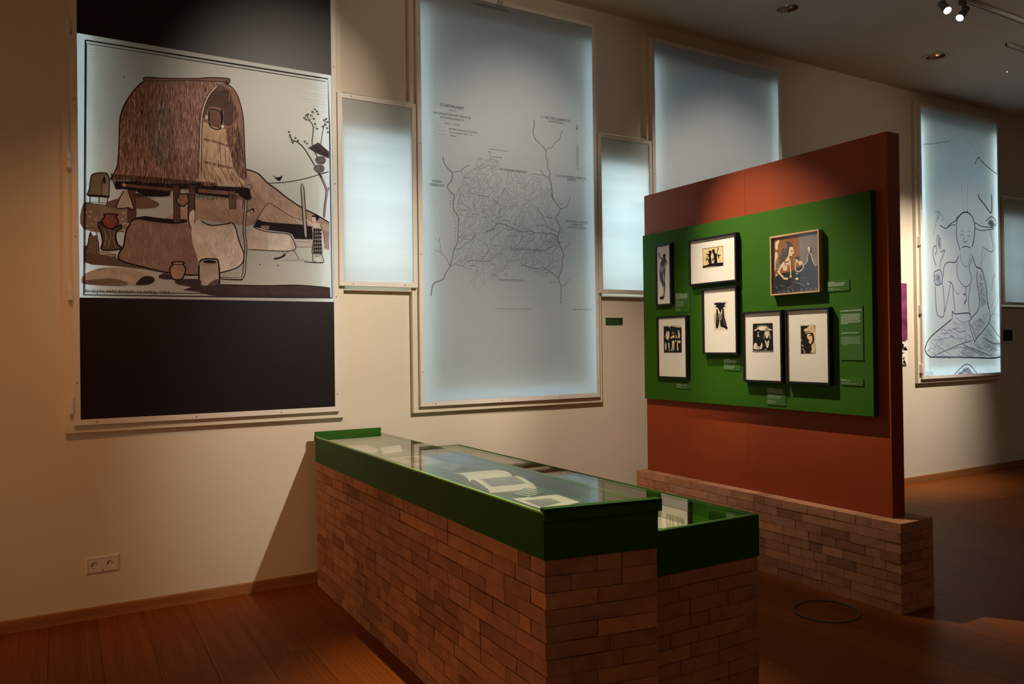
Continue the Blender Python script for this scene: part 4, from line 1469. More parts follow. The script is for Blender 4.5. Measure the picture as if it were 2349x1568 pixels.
def contours(pr, P, rnd):
    """height lines of the map: level curves of a ridged field inside the mapped area"""
    xs, ys = [p[0] for p in P], [p[1] for p in P]; st = 0.0062; nx, ny = int((max(xs) - min(xs)) / st) + 2, int((max(ys) - min(ys)) / st) + 2
    X, Y = np.meshgrid(min(xs) + st * np.arange(nx), min(ys) + st * np.arange(ny)); rs = np.random.RandomState(5)
    def field(X, Y, f0, k):
        h = np.zeros_like(X)
        for i in range(k):
            a = rs.uniform(0, 6.283); f = f0 * rs.uniform(0.6, 1.6); h += np.sin((X * math.cos(a) + Y * math.sin(a)) * f + rs.uniform(0, 6.28))
        return h / math.sqrt(k)
    wx, wy = field(X, Y, 45, 6) * 0.016, field(X, Y, 45, 6) * 0.016
    H = field(X + wx, Y + wy, 38, 9) + 0.55 * field(X + wx, Y + wy, 85, 7)
    cx, cy = (min(xs) + max(xs)) / 2, (min(ys) + max(ys)) / 2
    H += 2.0 * np.exp(-((X - cx) / 0.07) ** 2) * (Y - cy) / 0.5
    ins = np.array([[inside(X[j, i], Y[j, i], P) for i in range(nx)] for j in range(ny)])
    for lev, col in ((-0.75, '7c8086'), (0.05, '74787e'), (0.85, '7c8086')):
        c = lin(col)
        for j in range(ny - 1):
            for i in range(nx - 1):
                if not ins[j, i]: continue
                q = [(X[j, i], Y[j, i], H[j, i]), (X[j, i + 1], Y[j, i + 1], H[j, i + 1]), (X[j + 1, i + 1], Y[j + 1, i + 1], H[j + 1, i + 1]), (X[j + 1, i], Y[j + 1, i], H[j + 1, i])]
                cr = []
                for a in range(4):
                    p, r = q[a], q[(a + 1) % 4]
                    if (p[2] > lev) != (r[2] > lev): t = (lev - p[2]) / (r[2] - p[2]); cr.append((p[0] + (r[0] - p[0]) * t, p[1] + (r[1] - p[1]) * t))
                for a in range(0, len(cr) - 1, 2): pr.stroke([cr[a], cr[a + 1]], 0.0026, c, False)
def art(data, parent, y, tmat='greyink', extra=None):
    pr = Print(); rnd = random.Random(3)
    for line in data.strip().split('\n'):
        k, a, b, pts = line.split(';')
        if k in 'TB':
            xy, w = pts.split(' '); x, z = (int(q) / 1000 for q in xy.split(',')); w = int(w) / 1000
            if k == 'T': pr.text(a, x, z, w, None, 2.6 if b == 'wide' else 1.0)
            else: pr.bars(x, z, w, float(b) / 1000, lin(a), rnd)
            continue
        P = [tuple(int(q) / 1000 for q in p.split(',')) for p in pts.split()]
        if k == 'H':
            if a == 'REGION': contours(pr, P, rnd)
            else: hatch(pr, smooth(P, True) if a == 'ROOF' else P, a, rnd)
        elif k == 'F': pr.poly(smooth(P, True), lin(a))
        elif k == 'f': pr.poly(P, lin(a))
        elif k == 'S': pr.stroke(smooth(P, False), float(b) / 1000, lin(a))
        else: pr.stroke(P, float(b) / 1000, lin(a), False)
    if extra: extra(pr)
    pr.build(parent, tmat, y)

# ------------------------------------------------------------------ the room
CZ = 4.38
BIG = [(0.052, 1.631), (2.2255, 3.827), (4.4215, 6.0416), (8.27, 9.882)]
SMALL = [(1.636, 2.2165), (3.8365, 4.4165), (9.935, 10.57)]
holes = [(a + 0.032, b - 0.032, 1.20, 4.06) for a, b in BIG] + [(a + 0.024, b - 0.017, 2.035, 3.08) for a, b in SMALL]
def structure(o): o['kind'] = 'structure'; return o
structure(newobj('wall_back', grid_wall((-3.2, 13.2), (0, CZ), 0.0, 0.4, holes), 'wall'))
structure(box('wall_left', -3.4, -3.2, -9.2, 0.4, 0, CZ, 'wall'))
structure(box('wall_right', 13.2, 13.4, -9.2, 0.4, 0, CZ, 'wall'))
structure(box('wall_front', -3.2, 13.2, -9.2, -9.0, 0, CZ, 'wall'))
floor = structure(box('floor', -3.2, 13.2, -9.2, 0.4, -0.12, -0.016, 'mortar'))
DL = [(5.28, -0.80), (7.47, -0.75)]
def ceil_mesh():
    me = grid_wall((-3.4, 13.4), (-9.2, 0.4), 0, 0.15, [(x - 0.10, x + 0.10, y - 0.10, y + 0.10) for x, y in DL])
    for v in me.vertices: x, y, z = v.co; v.co = (x, z, CZ + y)
    me.flip_normals(); return me
structure(newobj('ceiling', ceil_mesh(), 'ceil'))
unit = mesh('plank', *boxes([(-0.5, 0.5, -0.5, 0.5, -0.5, 0.5)])); unit.materials.append(M['plank'])
rp = random.Random(11); x = -3.2; PW = 0.24
while x < 13.2 - 0.01:
    y = -9.0 - rp.uniform(0, 2.2)
    while y < 0:
        L = rp.uniform(2.4, 3.4); a, b = max(y, -9.0), min(y + L, 0.0); y += L
        if b - a < 0.05: continue
        o = bpy.data.objects.new('plank', unit); COL.objects.link(o); o.parent = floor
        dz = rp.uniform(0, 0.0006); o.location = (x + PW / 2, (a + b) / 2, -0.008 - 0.0004 + dz * 0.5); o.scale = (PW - 0.0018, b - a - 0.0018, 0.016)
    x += PW
def baseboard(name, x0, x1):
    me = mesh(name, [(x0, 0, 0), (x0, -0.016, 0), (x0, -0.016, 0.064), (x0, -0.012, 0.070), (x0, 0, 0.070), (x1, 0, 0), (x1, -0.016, 0), (x1, -0.016, 0.064), (x1, -0.012, 0.070), (x1, 0, 0.070)],
              [(0, 1, 2, 3, 4), (9, 8, 7, 6, 5)] + [(i, 5 + i, 5 + (i + 1) % 5, (i + 1) % 5) for i in range(5)])
    return structure(newobj(name, me, 'baseboard'))
baseboard('baseboard_back', -3.2, 13.2)

# ------------------------------------------------------------------ window panels
screw_me = bpy.data.meshes.new('screw')
bm = bmesh.new(); bmesh.ops.create_cone(bm, cap_ends=True, segments=10, radius1=0.0055, radius2=0.004, depth=0.003, matrix=Matrix.Rotation(math.radians(90), 4, 'X')); bm.to_mesh(screw_me); bm.free(); screw_me.materials.append(M['screw'])
ZB, ZT, FW_, YF = 1.1509, 4.232, 0.034, -0.07
def hinge(parent, z):
    v, f = boxes([(-0.027, 0.004, -0.020, 0.030, z - 0.050, z + 0.050), (-0.022, -0.004, -0.030, -0.020, z - 0.047, z - 0.002), (-0.022, -0.004, -0.028, -0.020, z + 0.002, z + 0.047)])
    newobj('hinge', bevel(mesh('hinge', v, f), 0.0015, 1), 'hinge', parent)
def panel(x0, x1, z0, z1, label, sheet, big=True, group=None, hinges=False, artdata=None, artoff=(0, 0), extra=None, tmat='greyink', cx=None):
    e = empty('window_panel', (x0, 0, z0), label, 'window panel', group); w, h = x1 - x0, z1 - z0; y0 = YF
    v, f = ring_xz(0, w, 0, h, FW_, y0, -0.0405, 0.0025); newobj('frame', mesh('frame', v, f), 'frame', e)
    sh = newobj('sheet', mesh('sheet', *boxes([(FW_ - 0.006, w - FW_ + 0.006, y0 + 0.007, y0 + 0.0085, FW_ - 0.006, h - FW_ + 0.006)])), sheet, e)
    if big:
        v, f = ring_xz(-0.044, w + 0.044, -0.045, h + 0.03, 0.078, -0.04, 0.0, 0.002); newobj('casing', mesh('casing', v, f), 'casing', e)
        bw = 0.098
        newobj('backing_board', mesh('backing_board', *boxes([(bw, w - bw, 0.085, 0.10, 0.112, 2.905)])), 'board_dark' if sheet == 'sheet_house' else 'board', e)
        pts = [(FW_ / 2, z) for z in (0.25, 1.1, 1.9, 2.7)] + [(w - FW_ / 2, z) for z in (0.12, 0.78, 1.55, 2.35)] + [(x, FW_ / 2) for x in (0.12, w * 0.42, w * 0.75)] + [(x, h - FW_ / 2) for x in (w * 0.3, w * 0.7)]
    else:
        c0, c1 = cx; v, f = ring_xz(c0 - x0, c1 - x0, -0.026, h + 0.02, 0.006, -0.04, 0.0, 0.001); newobj('casing', mesh('casing', v, f), 'casing', e)
        pts = [(0.10, FW_ / 2), (w - 0.10, FW_ / 2), (0.10, h - FW_ / 2), (w - 0.10, h - FW_ / 2)]
    for px, pz in pts:
        s = bpy.data.objects.new('screw', screw_me); COL.objects.link(s); s.parent = e; s.location = (px, y0 - 0.001, pz)
    if hinges:
        for z in (3.461, 2.691, 1.926, 1.269): hinge_at(e, z - z0)
    if artdata:
        pe = e; off = (artoff[0] - x0, artoff[1] - z0)
        art_shift(artdata, pe, y0 + 0.0069, off, tmat, extra)
    return e
def hinge_at(e, z):
    v, f = boxes([(-0.024, 0.002, -0.074, -0.0405, z - 0.048, z + 0.048), (-0.021, -0.003, -0.081, -0.074, z - 0.045, z - 0.003), (-0.021, -0.003, -0.079, -0.074, z + 0.003, z + 0.045)])
    newobj('hinge', mesh('hinge', v, f), 'hinge', e)
def art_shift(data, parent, y, off, tmat, extra=None):
    before = set(parent.children); art(data, parent, y, tmat, extra)
    for c in parent.children:
        if c not in before: c.location = (off[0], y, off[1])
G = 'window panels along the back wall'
panel(*BIG[0], ZB, ZT, 'tall window panel printed with brown thatched granary between two dark bands', 'sheet_house', hinges=True, artdata=ART_HOUSE, artoff=(0.086, 1.892), tmat='ink', group=G)
panel(*BIG[1], ZB, ZT, 'tall pale window panel printed with a grey sketch map of rivers', 'sheet_map', artdata=ART_MAP, artoff=(2.262, 1.181), group=G)
panel(*BIG[2], ZB, ZT, 'tall blank window panel partly hidden behind the red partition', 'sheet_map', group=G)
panel(*BIG[3], ZB, ZT, 'tall window panel with pencil drawing of seated many-armed figure', 'sheet_map', hinges=True, artdata=ART_SEATED, artoff=(8.31, 1.187), group=G)
panel(*SMALL[0], 2.0073, 3.3344, 'short glowing white window panel between granary panel and map panel', 'sheet_small', False, cx=(1.677, 2.180), group=G)
panel(*SMALL[1], 2.0073, 3.3344, 'short glowing white window panel right of the map panel', 'sheet_small', False, cx=(3.873, 4.376), group=G)
panel(*SMALL[2], 2.0073, 3.3344, 'short dim window panel right of the seated figure drawing', 'sheet_small', False, cx=(9.935, 10.57), group=G)

# ------------------------------------------------------------------ brick work
class Bricks:
    """individual bricks (each an object with its own jittered edges) for one masonry block"""
    def __init__(s, parent, seed): s.p = parent; s.r = random.Random(seed); s.n = 0
    def one(s, P, z0, z1):
        r = s.r; j = lambda: r.uniform(-0.0012, 0.0012); cx = sum(p[0] for p in P) / 4; cy = sum(p[1] for p in P) / 4; zc = (z0 + z1) / 2
        v = [(p[0] - cx + j(), p[1] - cy + j(), z0 - zc + j() * 0.7) for p in P] + [(p[0] - cx + j(), p[1] - cy + j(), z1 - zc + j() * 0.7) for p in P]
        newobj('brick', mesh('brick', v, BF), 'brick', s.p, (cx, cy, zc)); s.n += 1
    def lengths(s, L):
        out = []; r = s.r; rest = L
        while rest > 0.001:
            l = r.choice((0.205, 0.205, 0.205, 0.205, 0.150, 0.100, 0.205))
            if rest - l < 0.055: l = rest
            if l > 0.26: l = rest / 2
            out.append(l); rest -= l
        return out
    def run(s, a, b, inward, z0, z1, skip0=0.0, skip1=0.0, first=None, proud=0.0016):
        """bricks along the face a->b; inward = depth vector; ends trimmed by skip0/skip1 (corner bricks owned by the neighbour face)"""
        ax, ay = a; L = math.hypot(b[0] - ax, b[1] - ay); dx, dy = (b[0] - ax) / L, (b[1] - ay) / L; g = 0.0016; t = skip0
        for l in s.lengths(L - skip0 - skip1):
            t0, t1 = t + g, t + l - g; t += l; o = s.r.uniform(-proud, proud); il = math.hypot(*inward); ix, iy = inward[0] / il, inward[1] / il
            P = [(ax + dx * t0 + ix * o, ay + dy * t0 + iy * o), (ax + dx * t1 + ix * o, ay + dy * t1 + iy * o), (ax + dx * t1 + inward[0], ay + dy * t1 + inward[1]), (ax + dx * t0 + inward[0], ay + dy * t0 + inward[1])]
            s.one(P, z0 + 0.0016 + s.r.uniform(-.0006, .0006), z1 - 0.0016)
D_ = 0.098
# main display case: corner (AX, AY) nearest the camera, end face turned a little
AX, AY, AF, AW = 1.4586, -2.921, -0.085, 0.4425; AE = AY - 0.0806
ZB1, ZG1 = 0.8257, 0.9955
pl = empty('brick_plinth', (AX + 0.22, (AY + AF) / 2, 0), 'long orange brick plinth under the taller front display case', 'plinth', 'brick plinths')
def local(o): return lambda p: (p[0] - o.location.x, p[1] - o.location.y)
q = local(pl); B = Bricks(pl, 21); NC = 14; ch = ZB1 / NC
sk = (AE - AY) / AW
for k in range(NC):
    z0, z1 = k * ch, (k + 1) * ch; odd = k % 2
    fr, bk = 0.0, 0.0
    near, far = (AX, AY), (AX, AF); rc = (AX + AW, AE)
    # long left face
    if odd: B.run(q(far), q((AX, AY + 0.0)), (D_, 0), z0, z1, 0, D_ * 1.0)
    else: B.run(q(far), q(near), (D_, 0), z0, z1, 0, 0.205)
    if not odd:   # corner brick lying along the side face, cut to the turned end
        B.one([q((AX, AY + 0.203)), q((AX, AY)), q((AX + D_, AY + sk * D_)), q((AX + D_, AY + 0.203))], z0 + .0016, z1 - .0016)
        B.run(q(near), q(rc), (0.0, D_), z0, z1, D_ + 0.002, 0)
    else:
        B.run(q(near), q(rc), (0.0, D_), z0, z1, 0, 0)
    if k >= NC - 3:   # right face shows only above the lower case
        pass
prism('core', [q(p) for p in ((AX + 0.010, AY + 0.022), (AX + AW - 0.012, AE + 0.024), (AX + AW - 0.012, AF), (AX + 0.010, AF))], 0.0, ZB1 - 0.004, 'mortar', pl)
# lower case behind it
BX0, BX1, BY, BF_ = AX + 0.4896, AX + 1.0416, -2.938, -0.118
ZB2, ZG2 = 0.693, 0.8661
pl2 = empty('brick_plinth', ((BX0 + BX1) / 2, (BY + BF_) / 2, 0), 'short-ended brick plinth under the lower display case at the back', 'plinth', 'brick plinths')
q2 = local(pl2); B2 = Bricks(pl2, 5); ch = ZB2 / 12
for k in range(12):
    z0, z1 = k * ch, (k + 1) * ch; odd = k % 2
    B2.run(q2((BX0 - 0.031, BY)), q2((BX1, BY)), (0, D_), z0, z1, 0, 0 if odd else D_)
    B2.run(q2((BX1, BY)), q2((BX1, BF_)), (-D_, 0), z0, z1, D_ if odd else 0, 0)
prism('core', [q2(p) for p in ((BX0 - 0.026, BY + 0.012), (BX1 - 0.012, BY + 0.012), (BX1 - 0.012, BF_), (BX0 - 0.026, BF_))], 0, ZB2 - 0.004, 'mortar', pl2)
# plinth of the red partition
PX0, PX1, PY0, PY1, PZ = 4.1696, 4.4877, -2.4761, -0.1007, 0.5252
pl3 = empty('brick_plinth', ((PX0 + PX1) / 2, (PY0 + PY1) / 2, 0), 'low brick plinth carrying the tall red partition', 'plinth', 'brick plinths')
q3 = local(pl3); B3 = Bricks(pl3, 9); ch = PZ / 9
for k in range(9):
    z0, z1 = k * ch, (k + 1) * ch; odd = k % 2
    B3.run(q3((PX0, PY1)), q3((PX0, PY0)), (D_, 0), z0, z1, 0, 0 if odd else D_)
    B3.run(q3((PX0, PY0)), q3((PX1, PY0)), (0, D_), z0, z1, D_ if odd else 0, 0 if odd else D_)
    B3.run(q3((PX1, PY0)), q3((PX1, PY1)), (-D_, 0), z0, z1, D_ if odd else 0, 0)
    if k == 8: B3.run(q3((PX0 + D_, PY1)), q3((PX0 + D_, PY0 + D_)), (PX1 - PX0 - 2 * D_, 0), z0, z1, 0, 0)
prism('core', [q3(p) for p in ((PX0 + 0.012, PY0 + 0.012), (PX1 - 0.012, PY0 + 0.012), (PX1 - 0.012, PY1), (PX0 + 0.012, PY1))], 0, PZ - 0.062, 'mortar', pl3)

# ------------------------------------------------------------------ display cases
def glass_slab(name, pts, z0, z1, parent, ch=0.006):
    """glass sheet with chamfered, visibly green edges (points counter-clockwise or clockwise quad)"""
    n = 4; cx = sum(p[0] for p in pts) / 4; cy = sum(p[1] for p in pts) / 4
    ip = [(x + math.copysign(ch, cx - x), y + math.copysign(ch, cy - y)) for x, y in pts]
    v = [(x, y, z0) for x, y in pts] + [(x, y, z1 - 0.0015) for x, y in pts] + [(x, y, z1) for x, y in ip]
    f = [tuple(range(n))[::-1], tuple(range(2 * n, 3 * n))] + [(L * n + i, L * n + (i + 1) % n, (L + 1) * n + (i + 1) % n, (L + 1) * n + i) for L in (0, 1) for i in range(n)]
    o = newobj(name, mesh(name, v, f), ['glass', 'glassedge'], parent)
    bm = bmesh.new(); bm.from_mesh(o.data); bmesh.ops.recalc_face_normals(bm, faces=bm.faces[:]); bm.to_mesh(o.data); bm.free()
    for p in o.data.polygons: p.material_index = 0 if abs(p.normal.z) > 0.99 else 1
    return o
ca = empty('display_case', (AX + 0.22, (AY + AF) / 2, ZB1), 'long dark green glass-topped display case on the taller brick plinth', 'display case', 'green display cases')
def lz(o): return lambda p: (p[0] - o.location.x, p[1] - o.location.y)
c = lz(ca); h = ZG1 - ZB1; E_ = 0.004; T = 0.018
NL, NR, FL, FR = (AX - E_, AY - E_), (AX + AW + E_, AE - E_), (AX - E_, AF), (AX + AW + 0.008, AF)
def inset(a, b, t):  # offset of segment a->b to its left
    L = math.hypot(b[0] - a[0], b[1] - a[1]); n = (-(b[1] - a[1]) / L * t, (b[0] - a[0]) / L * t); return (a[0] + n[0], a[1] + n[1]), (b[0] + n[0], b[1] + n[1])
prism('side_panel', [c(p) for p in (FL, NL, (AX + T, AY + 0.003), (AX + T, AF))], 0, h - 0.009, 'green', ca)
prism('side_panel', [c(p) for p in (NR, FR, (FR[0] - T, AF), (NR[0] - T, NR[1] + 0.001))], 0, h - 0.009, 'green', ca)
prism('end_panel', [c(p) for p in (NL, NR, (NR[0] - T, NR[1] + T + 0.004), (NL[0] + T, NL[1] + T - 0.003))], 0, h - 0.032, 'green', ca)
prism('end_panel', [c(p) for p in ((FL[0] + T, AF - T), (FR[0] - T, AF - T), (FR[0] - T, AF), (FL[0] + T, AF))], 0, h - 0.009, 'green', ca)
prism('bed', [c(p) for p in ((AX + T, AY + T), (NR[0] - T, NR[1] + T + 0.01), (FR[0] - T, AF - T), (AX + T, AF - T))], 0.088, 0.1043, 'green', ca)
glass_slab('glass_top', [c(p) for p in ((FL[0], AF - 0.004), (NL[0], NL[1] + 0.004), (NR[0], NR[1] + 0.006), (FR[0], AF - 0.004))], h - 0.008, h, ca)
# end caps: raised bars gripping the glass
def cap(p0, p1, out, ins):
    a0, a1 = inset(p0, p1, -out); b0, b1 = inset(p0, p1, ins)
    prism('end_cap', [c(p) for p in (a0, a1, b1, b0)], h + 0.0005, h + 0.014, 'green', ca, 0.001)
    d0, d1 = inset(p0, p1, 0.0005)
    prism('end_cap', [c(p) for p in (a0, a1, d1, d0)], h - 0.031, h + 0.0125, 'green', ca, 0.001)
cap((NL[0] - 0.004, NL[1]), (NR[0] + 0.012, NR[1]), 0.014, 0.022)
prism('end_cap', [c(p) for p in ((FL[0] - 0.004, AF - 0.020), (FR[0], AF - 0.020), (FR[0], AF + 0.006), (FL[0] - 0.004, AF + 0.006))], h + 0.0005, h + 0.030, 'green', ca, 0.001)
prism('end_cap', [c(p) for p in ((FL[0] - 0.006, AF + 0.0005), (FR[0], AF + 0.0005), (FR[0], AF + 0.006), (FL[0] - 0.006, AF + 0.006))], h - 0.03, h + 0.0005, 'green', ca)
cb = empty('display_case', ((BX0 + BX1) / 2, (BY + BF_) / 2, ZB2), 'lower dark green glass-topped display case behind the long one', 'display case', 'green display cases')
d = lz(cb); h2 = ZG2 - ZB2; x0, x1, y0, y1 = BX0 - 0.032, BX1 + E_, BY - E_, BF_
prism('side_panel', [d(p) for p in ((x0, y0 + T), (x0 + T, y0 + T), (x0 + T, y1), (x0, y1))], 0, h2 - 0.007, 'green', cb)
prism('side_panel', [d(p) for p in ((x1 - T, y0), (x1, y0), (x1, y1), (x1 - T, y1))], 0, h2, 'green', cb)
prism('end_panel', [d(p) for p in ((x0, y0), (x1 - T, y0), (x1 - T, y0 + T), (x0, y0 + T))], 0, h2, 'green', cb)
prism('end_panel', [d(p) for p in ((x0 + T, y1 - T), (x1 - T, y1 - T), (x1 - T, y1), (x0 + T, y1))], 0, h2, 'green', cb)
prism('bed', [d(p) for p in ((x0 + T, y0 + T), (x1 - T, y0 + T), (x1 - T, y1 - T), (x0 + T, y1 - T))], 0.09, 0.107, 'green', cb)
glass_slab('glass_top', [d(p) for p in ((x0 + T, y0 + T + .0005), (x1 - T - .0005, y0 + T + .0005), (x1 - T - .0005, y1 - T - .0005), (x0 + T, y1 - T - .0005))], h2 - 0.008, h2 - 0.001, cb)

# things lying in the cases
ZBED, ZBED2 = ZB1 + 0.1043, ZB2 + 0.107
def quadthing(name, pts, z, t, mat, label, cat, group=None):
    cx, cy = sum(p[0] for p in pts) / 4, sum(p[1] for p in pts) / 4
    e = empty(name, (cx, cy, z), label, cat, group); prism('sheet' if t < 0.004 else 'mount', [(p[0] - cx, p[1] - cy) for p in pts], 0, t, mat, e); return e, cx, cy
e, cx, cy = quadthing('print_card', [(1.637, -0.62), (1.738, -0.628), (1.747, -0.262), (1.615, -0.20)], ZBED, 0.003, 'page', 'pale print sheet at the wall end of the long case', 'print')
prism('picture', [(x - cx, y - cy) for x, y in ((1.665, -0.53), (1.715, -0.53), (1.72, -0.37), (1.66, -0.36))], 0.0031, 0.0034, 'greypaper', e)
# folded booklet: tent
e = empty('folded_leaflet', (1.765, -0.66, ZBED), 'small cream folded leaflet standing beside the pale print sheet', 'leaflet')
for s_, nm in ((1, 'leaf'), (-1, 'leaf')):
    v = [(-0.07, 0, 0.032), (0.07, 0.03, 0.036), (0.075, 0.03 + s_ * 0.05, 0), (-0.075, s_ * 0.055, 0)]
    v2 = [(x, y, z - 0.0015) for x, y, z in v]; newobj(nm, mesh(nm, v + v2, [(0, 1, 2, 3), (7, 6, 5, 4), (0, 4, 5, 1), (1, 5, 6, 2), (2, 6, 7, 3), (3, 7, 4, 0)]), 'page', e)
e, cx, cy = quadthing('mounted_print', [(1.634, -1.305), (1.848, -1.308), (1.856, -0.935), (1.632, -0.925)], ZBED, 0.005, 'mat', 'cream mounted print with small brown picture inside the long case', 'print')
prism('picture', [(x - cx, y - cy) for x, y in ((1.697, -1.200), (1.777, -1.180), (1.785, -1.01), (1.718, -1.0))], 0.0051, 0.0055, 'pagebrown', e)
# caption wedge with white lettering
def caption_wedge(x, y, w, dpt, rot, label, rows):
    e = empty('caption_label', (x, y, ZBED), label, 'label', 'captions in the long case', rot)
    newobj('card', mesh('card', [(-w / 2, -dpt / 2, 0), (w / 2, -dpt / 2, 0), (w / 2, dpt / 2, 0), (-w / 2, dpt / 2, 0), (-w / 2, -dpt / 2, 0.004), (w / 2, -dpt / 2, 0.004), (w / 2, dpt / 2, 0.022), (-w / 2, dpt / 2, 0.022)], BF), 'label', e)
    rr = random.Random(4); v, f = [], []
    for i in range(rows):
        t = 0.16 + 0.68 * i / max(rows - 1, 1); yy = dpt / 2 - t * dpt; qx = -w * 0.42; hh = dpt * 0.045 if i else dpt * 0.07
        end = w * rr.uniform(0.05, 0.42)
        while qx < end:
            l = min(rr.uniform(0.006, 0.02), end - qx + 0.004); zz = lambda y: 0.004 + 0.018 * (y + dpt / 2) / dpt + 0.0006
            b = len(v); v += [(qx, yy - hh, zz(yy - hh)), (qx + l, yy - hh, zz(yy - hh)), (qx + l, yy + hh, zz(yy + hh)), (qx, yy + hh, zz(yy + hh))]; f.append((b, b + 1, b + 2, b + 3)); qx += l + 0.004
    newobj('caption_text', mesh('caption_text', v, f), 'white', e)
caption_wedge(1.785, -1.492, 0.145, 0.10, -1.35, 'green caption card with white lettering behind the open book', 4)
caption_wedge(1.745, -2.345, 0.12, 0.085, -1.35, 'dark caption card between the open book and the last print', 4)
# open book
bk = empty('open_book', (1.752, -2.0, ZBED), 'thick open book with grey plate inside the long display case', 'book', None, -0.12)
def book_half(s_, n=10):
    v, f = [], []
    W_, H_ = 0.262, 0.225
    prof = [(0.0, 0.018)] + [(W_ * t, 0.020 + 0.020 * math.sin(min(1, t * 2.2) * math.pi * 0.5) * (1 - t) ** 0.8 + 0.006 * (1 - t)) for t in [i / n for i in range(1, n + 1)]]
    prof[-1] = (W_, 0.010)
    for sx in (-H_ / 2, H_ / 2):
        for t, z in prof: v.append((sx, s_ * t, z))
        for t, z in prof: v.append((sx, s_ * t, 0.004))
    m_ = len(prof)
    for i in range(m_ - 1): f += [(i, i + 1, 2 * m_ + i + 1, 2 * m_ + i), (m_ + i, 3 * m_ + i, 3 * m_ + i + 1, m_ + i + 1), (i, m_ + i, m_ + i + 1, i + 1), (2 * m_ + i, 2 * m_ + i + 1, 3 * m_ + i + 1, 3 * m_ + i)]
    f += [(0, 2 * m_, 3 * m_, m_), (m_ - 1, 2 * m_ - 1, 4 * m_ - 1, 3 * m_ - 1)]
    newobj('page_block', mesh('page_block', v, f), 'page', bk); return prof
book_half(1); pf = book_half(-1)
box('cover', -0.118, 0.118, -0.268, 0.268, 0, 0.0038, 'pagegrey', bk)
v, f = [], []
for i, (t, z) in enumerate(pf[2:9]):
    v += [(-0.085, -t, z + 0.0012), (0.085, -t, z + 0.0012)]
for i in range(6): f.append((2 * i, 2 * i + 1, 2 * i + 3, 2 * i + 2))
o = newobj('plate', mesh('plate', v, f), 'pagegrey', bk); o['label'] = 'grey printed picture on the right page'
e, cx, cy = quadthing('mounted_print', [(1.632, -2.665), (1.838, -2.600), (1.846, -2.415), (1.637, -2.385)], ZBED, 0.005, 'mat', 'cream mounted print with grey picture nearest the end of the long case', 'print')
prism('picture', [(x - cx, y - cy) for x, y in ((1.650, -2.60), (1.770, -2.565), (1.775, -2.47), (1.66, -2.45))], 0.0051, 0.0055, 'pagegrey', e)
# upright leaf and flat page in the lower case
e = empty('booklet', (2.25, -2.62, ZBED2), 'white booklet with raised leaf in the near end of the lower case', 'booklet')
prism('page', [(x - 2.25, y + 2.62) for x, y in ((2.150, -2.700), (2.315, -2.712), (2.318, -2.532), (2.150, -2.520))], 0, 0.002, 'page', e)
v, f = boxes([(2.3185 - 2.25, 2.3205 - 2.25, -2.711 + 2.62, -2.527 + 2.62, 0, 0.058)]); newobj('raised_leaf', mesh('raised_leaf', v, f), 'page', e)
v, f = boxes([(2.322 - 2.25, 2.327 - 2.25, -2.735 + 2.62, -2.48 + 2.62, 0, 0.060)]); newobj('shadow_sheet', mesh('shadow_sheet', v, f), 'slot', e)  # black sheet standing for the shadow behind the raised leaf

# ------------------------------------------------------------------ red partition with the green board
rw = empty('partition', (4.326, -1.248, PZ), 'tall rust red freestanding partition on the low brick plinth', 'partition')
RZ = 2.8337 - PZ; yA, yB, yS = -0.1316 + 1.248, -2.3645 + 1.248, -1.2495 + 1.248; xa, xb = 4.2669 - 4.326, 4.3846 - 4.326
box('core', xa + 0.0125, xb - 0.0125, yB + 0.0135, yA - 0.0135, 0.0, RZ - 0.001, 'red', rw)
for a, b in ((yS + 0.0006, yA), (yB + 0.012, yS - 0.0006)):
    box('board', xa, xa + 0.012, a, b, 0, RZ, 'red', rw, 0.0006); box('board', xb - 0.012, xb, a, b, 0, RZ, 'red', rw, 0.0006)
box('end_board', xa, xb, yB, yB + 0.0115, 0, RZ, 'red', rw, 0.0006)
box('end_board', xa + 0.0125, xb - 0.0125, yA - 0.012, yA, 0, RZ, 'red', rw, 0.0006)
gb = empty('display_board', (4.267, -0.166, 1.1275), 'large green board hanging on the red partition and carrying framed prints', 'board', None, -math.pi / 2)
box('panel', 0, 2.120, -0.05, -0.0005, 0, 1.363, 'green_board', gb, 0.001)
GXF = 4.217
PICS = {'P1': (-0.375, 1.9036, 0.1574, 0.4663), 'P2': (-0.764, 2.0379, 0.4601, 0.3243), 'P3': (-0.9012, 1.5138, 0.3216, 0.4655), 'P4': (-0.3826, 1.3217, 0.3203, 0.4673),
        'P5': (-1.5557, 1.9106, 0.3767, 0.3809), 'P6': (-1.3019, 1.3212, 0.3191, 0.4655), 'P7': (-1.676, 1.3224, 0.3192, 0.4648)}
def picture(k, data, label, frame='black', mat='mat', bw=0.014, extra=None, tmat='ink', glz='glazing'):
    yl, zb, w, hh = PICS[k]
    e = empty('framed_print', (GXF, yl, zb), label, 'picture', 'framed prints on the green board', -math.pi / 2)
    fr = 0.038
    v, f = ring_xz(-bw, w + bw, -bw, hh + bw, bw, -fr, -0.0005, 0.0012); newobj('frame', mesh('frame', v, f), frame, e)
    box('mount', 0.0002, w - 0.0002, -0.026, -0.002, 0.0002, hh - 0.0002, mat, e)
    art(data, e, -0.0261, tmat, extra)
    box('glazing', 0.0004, w - 0.0004, -0.0345, -0.0330, 0.0004, hh - 0.0004, glz, e)
    return e
picture('P1', ART_P1, 'narrow framed drawing of a grey standing man with spear', mat='greypaper')
picture('P2', ART_P2, 'landscape framed woodcut of two dark winged dancers')
picture('P3', ART_P3, 'framed woodcut of robed figures under a dark fan shape, below the dancers')
picture('P4', ART_P4, 'framed black woodcut of three women walking, at lower left of board')
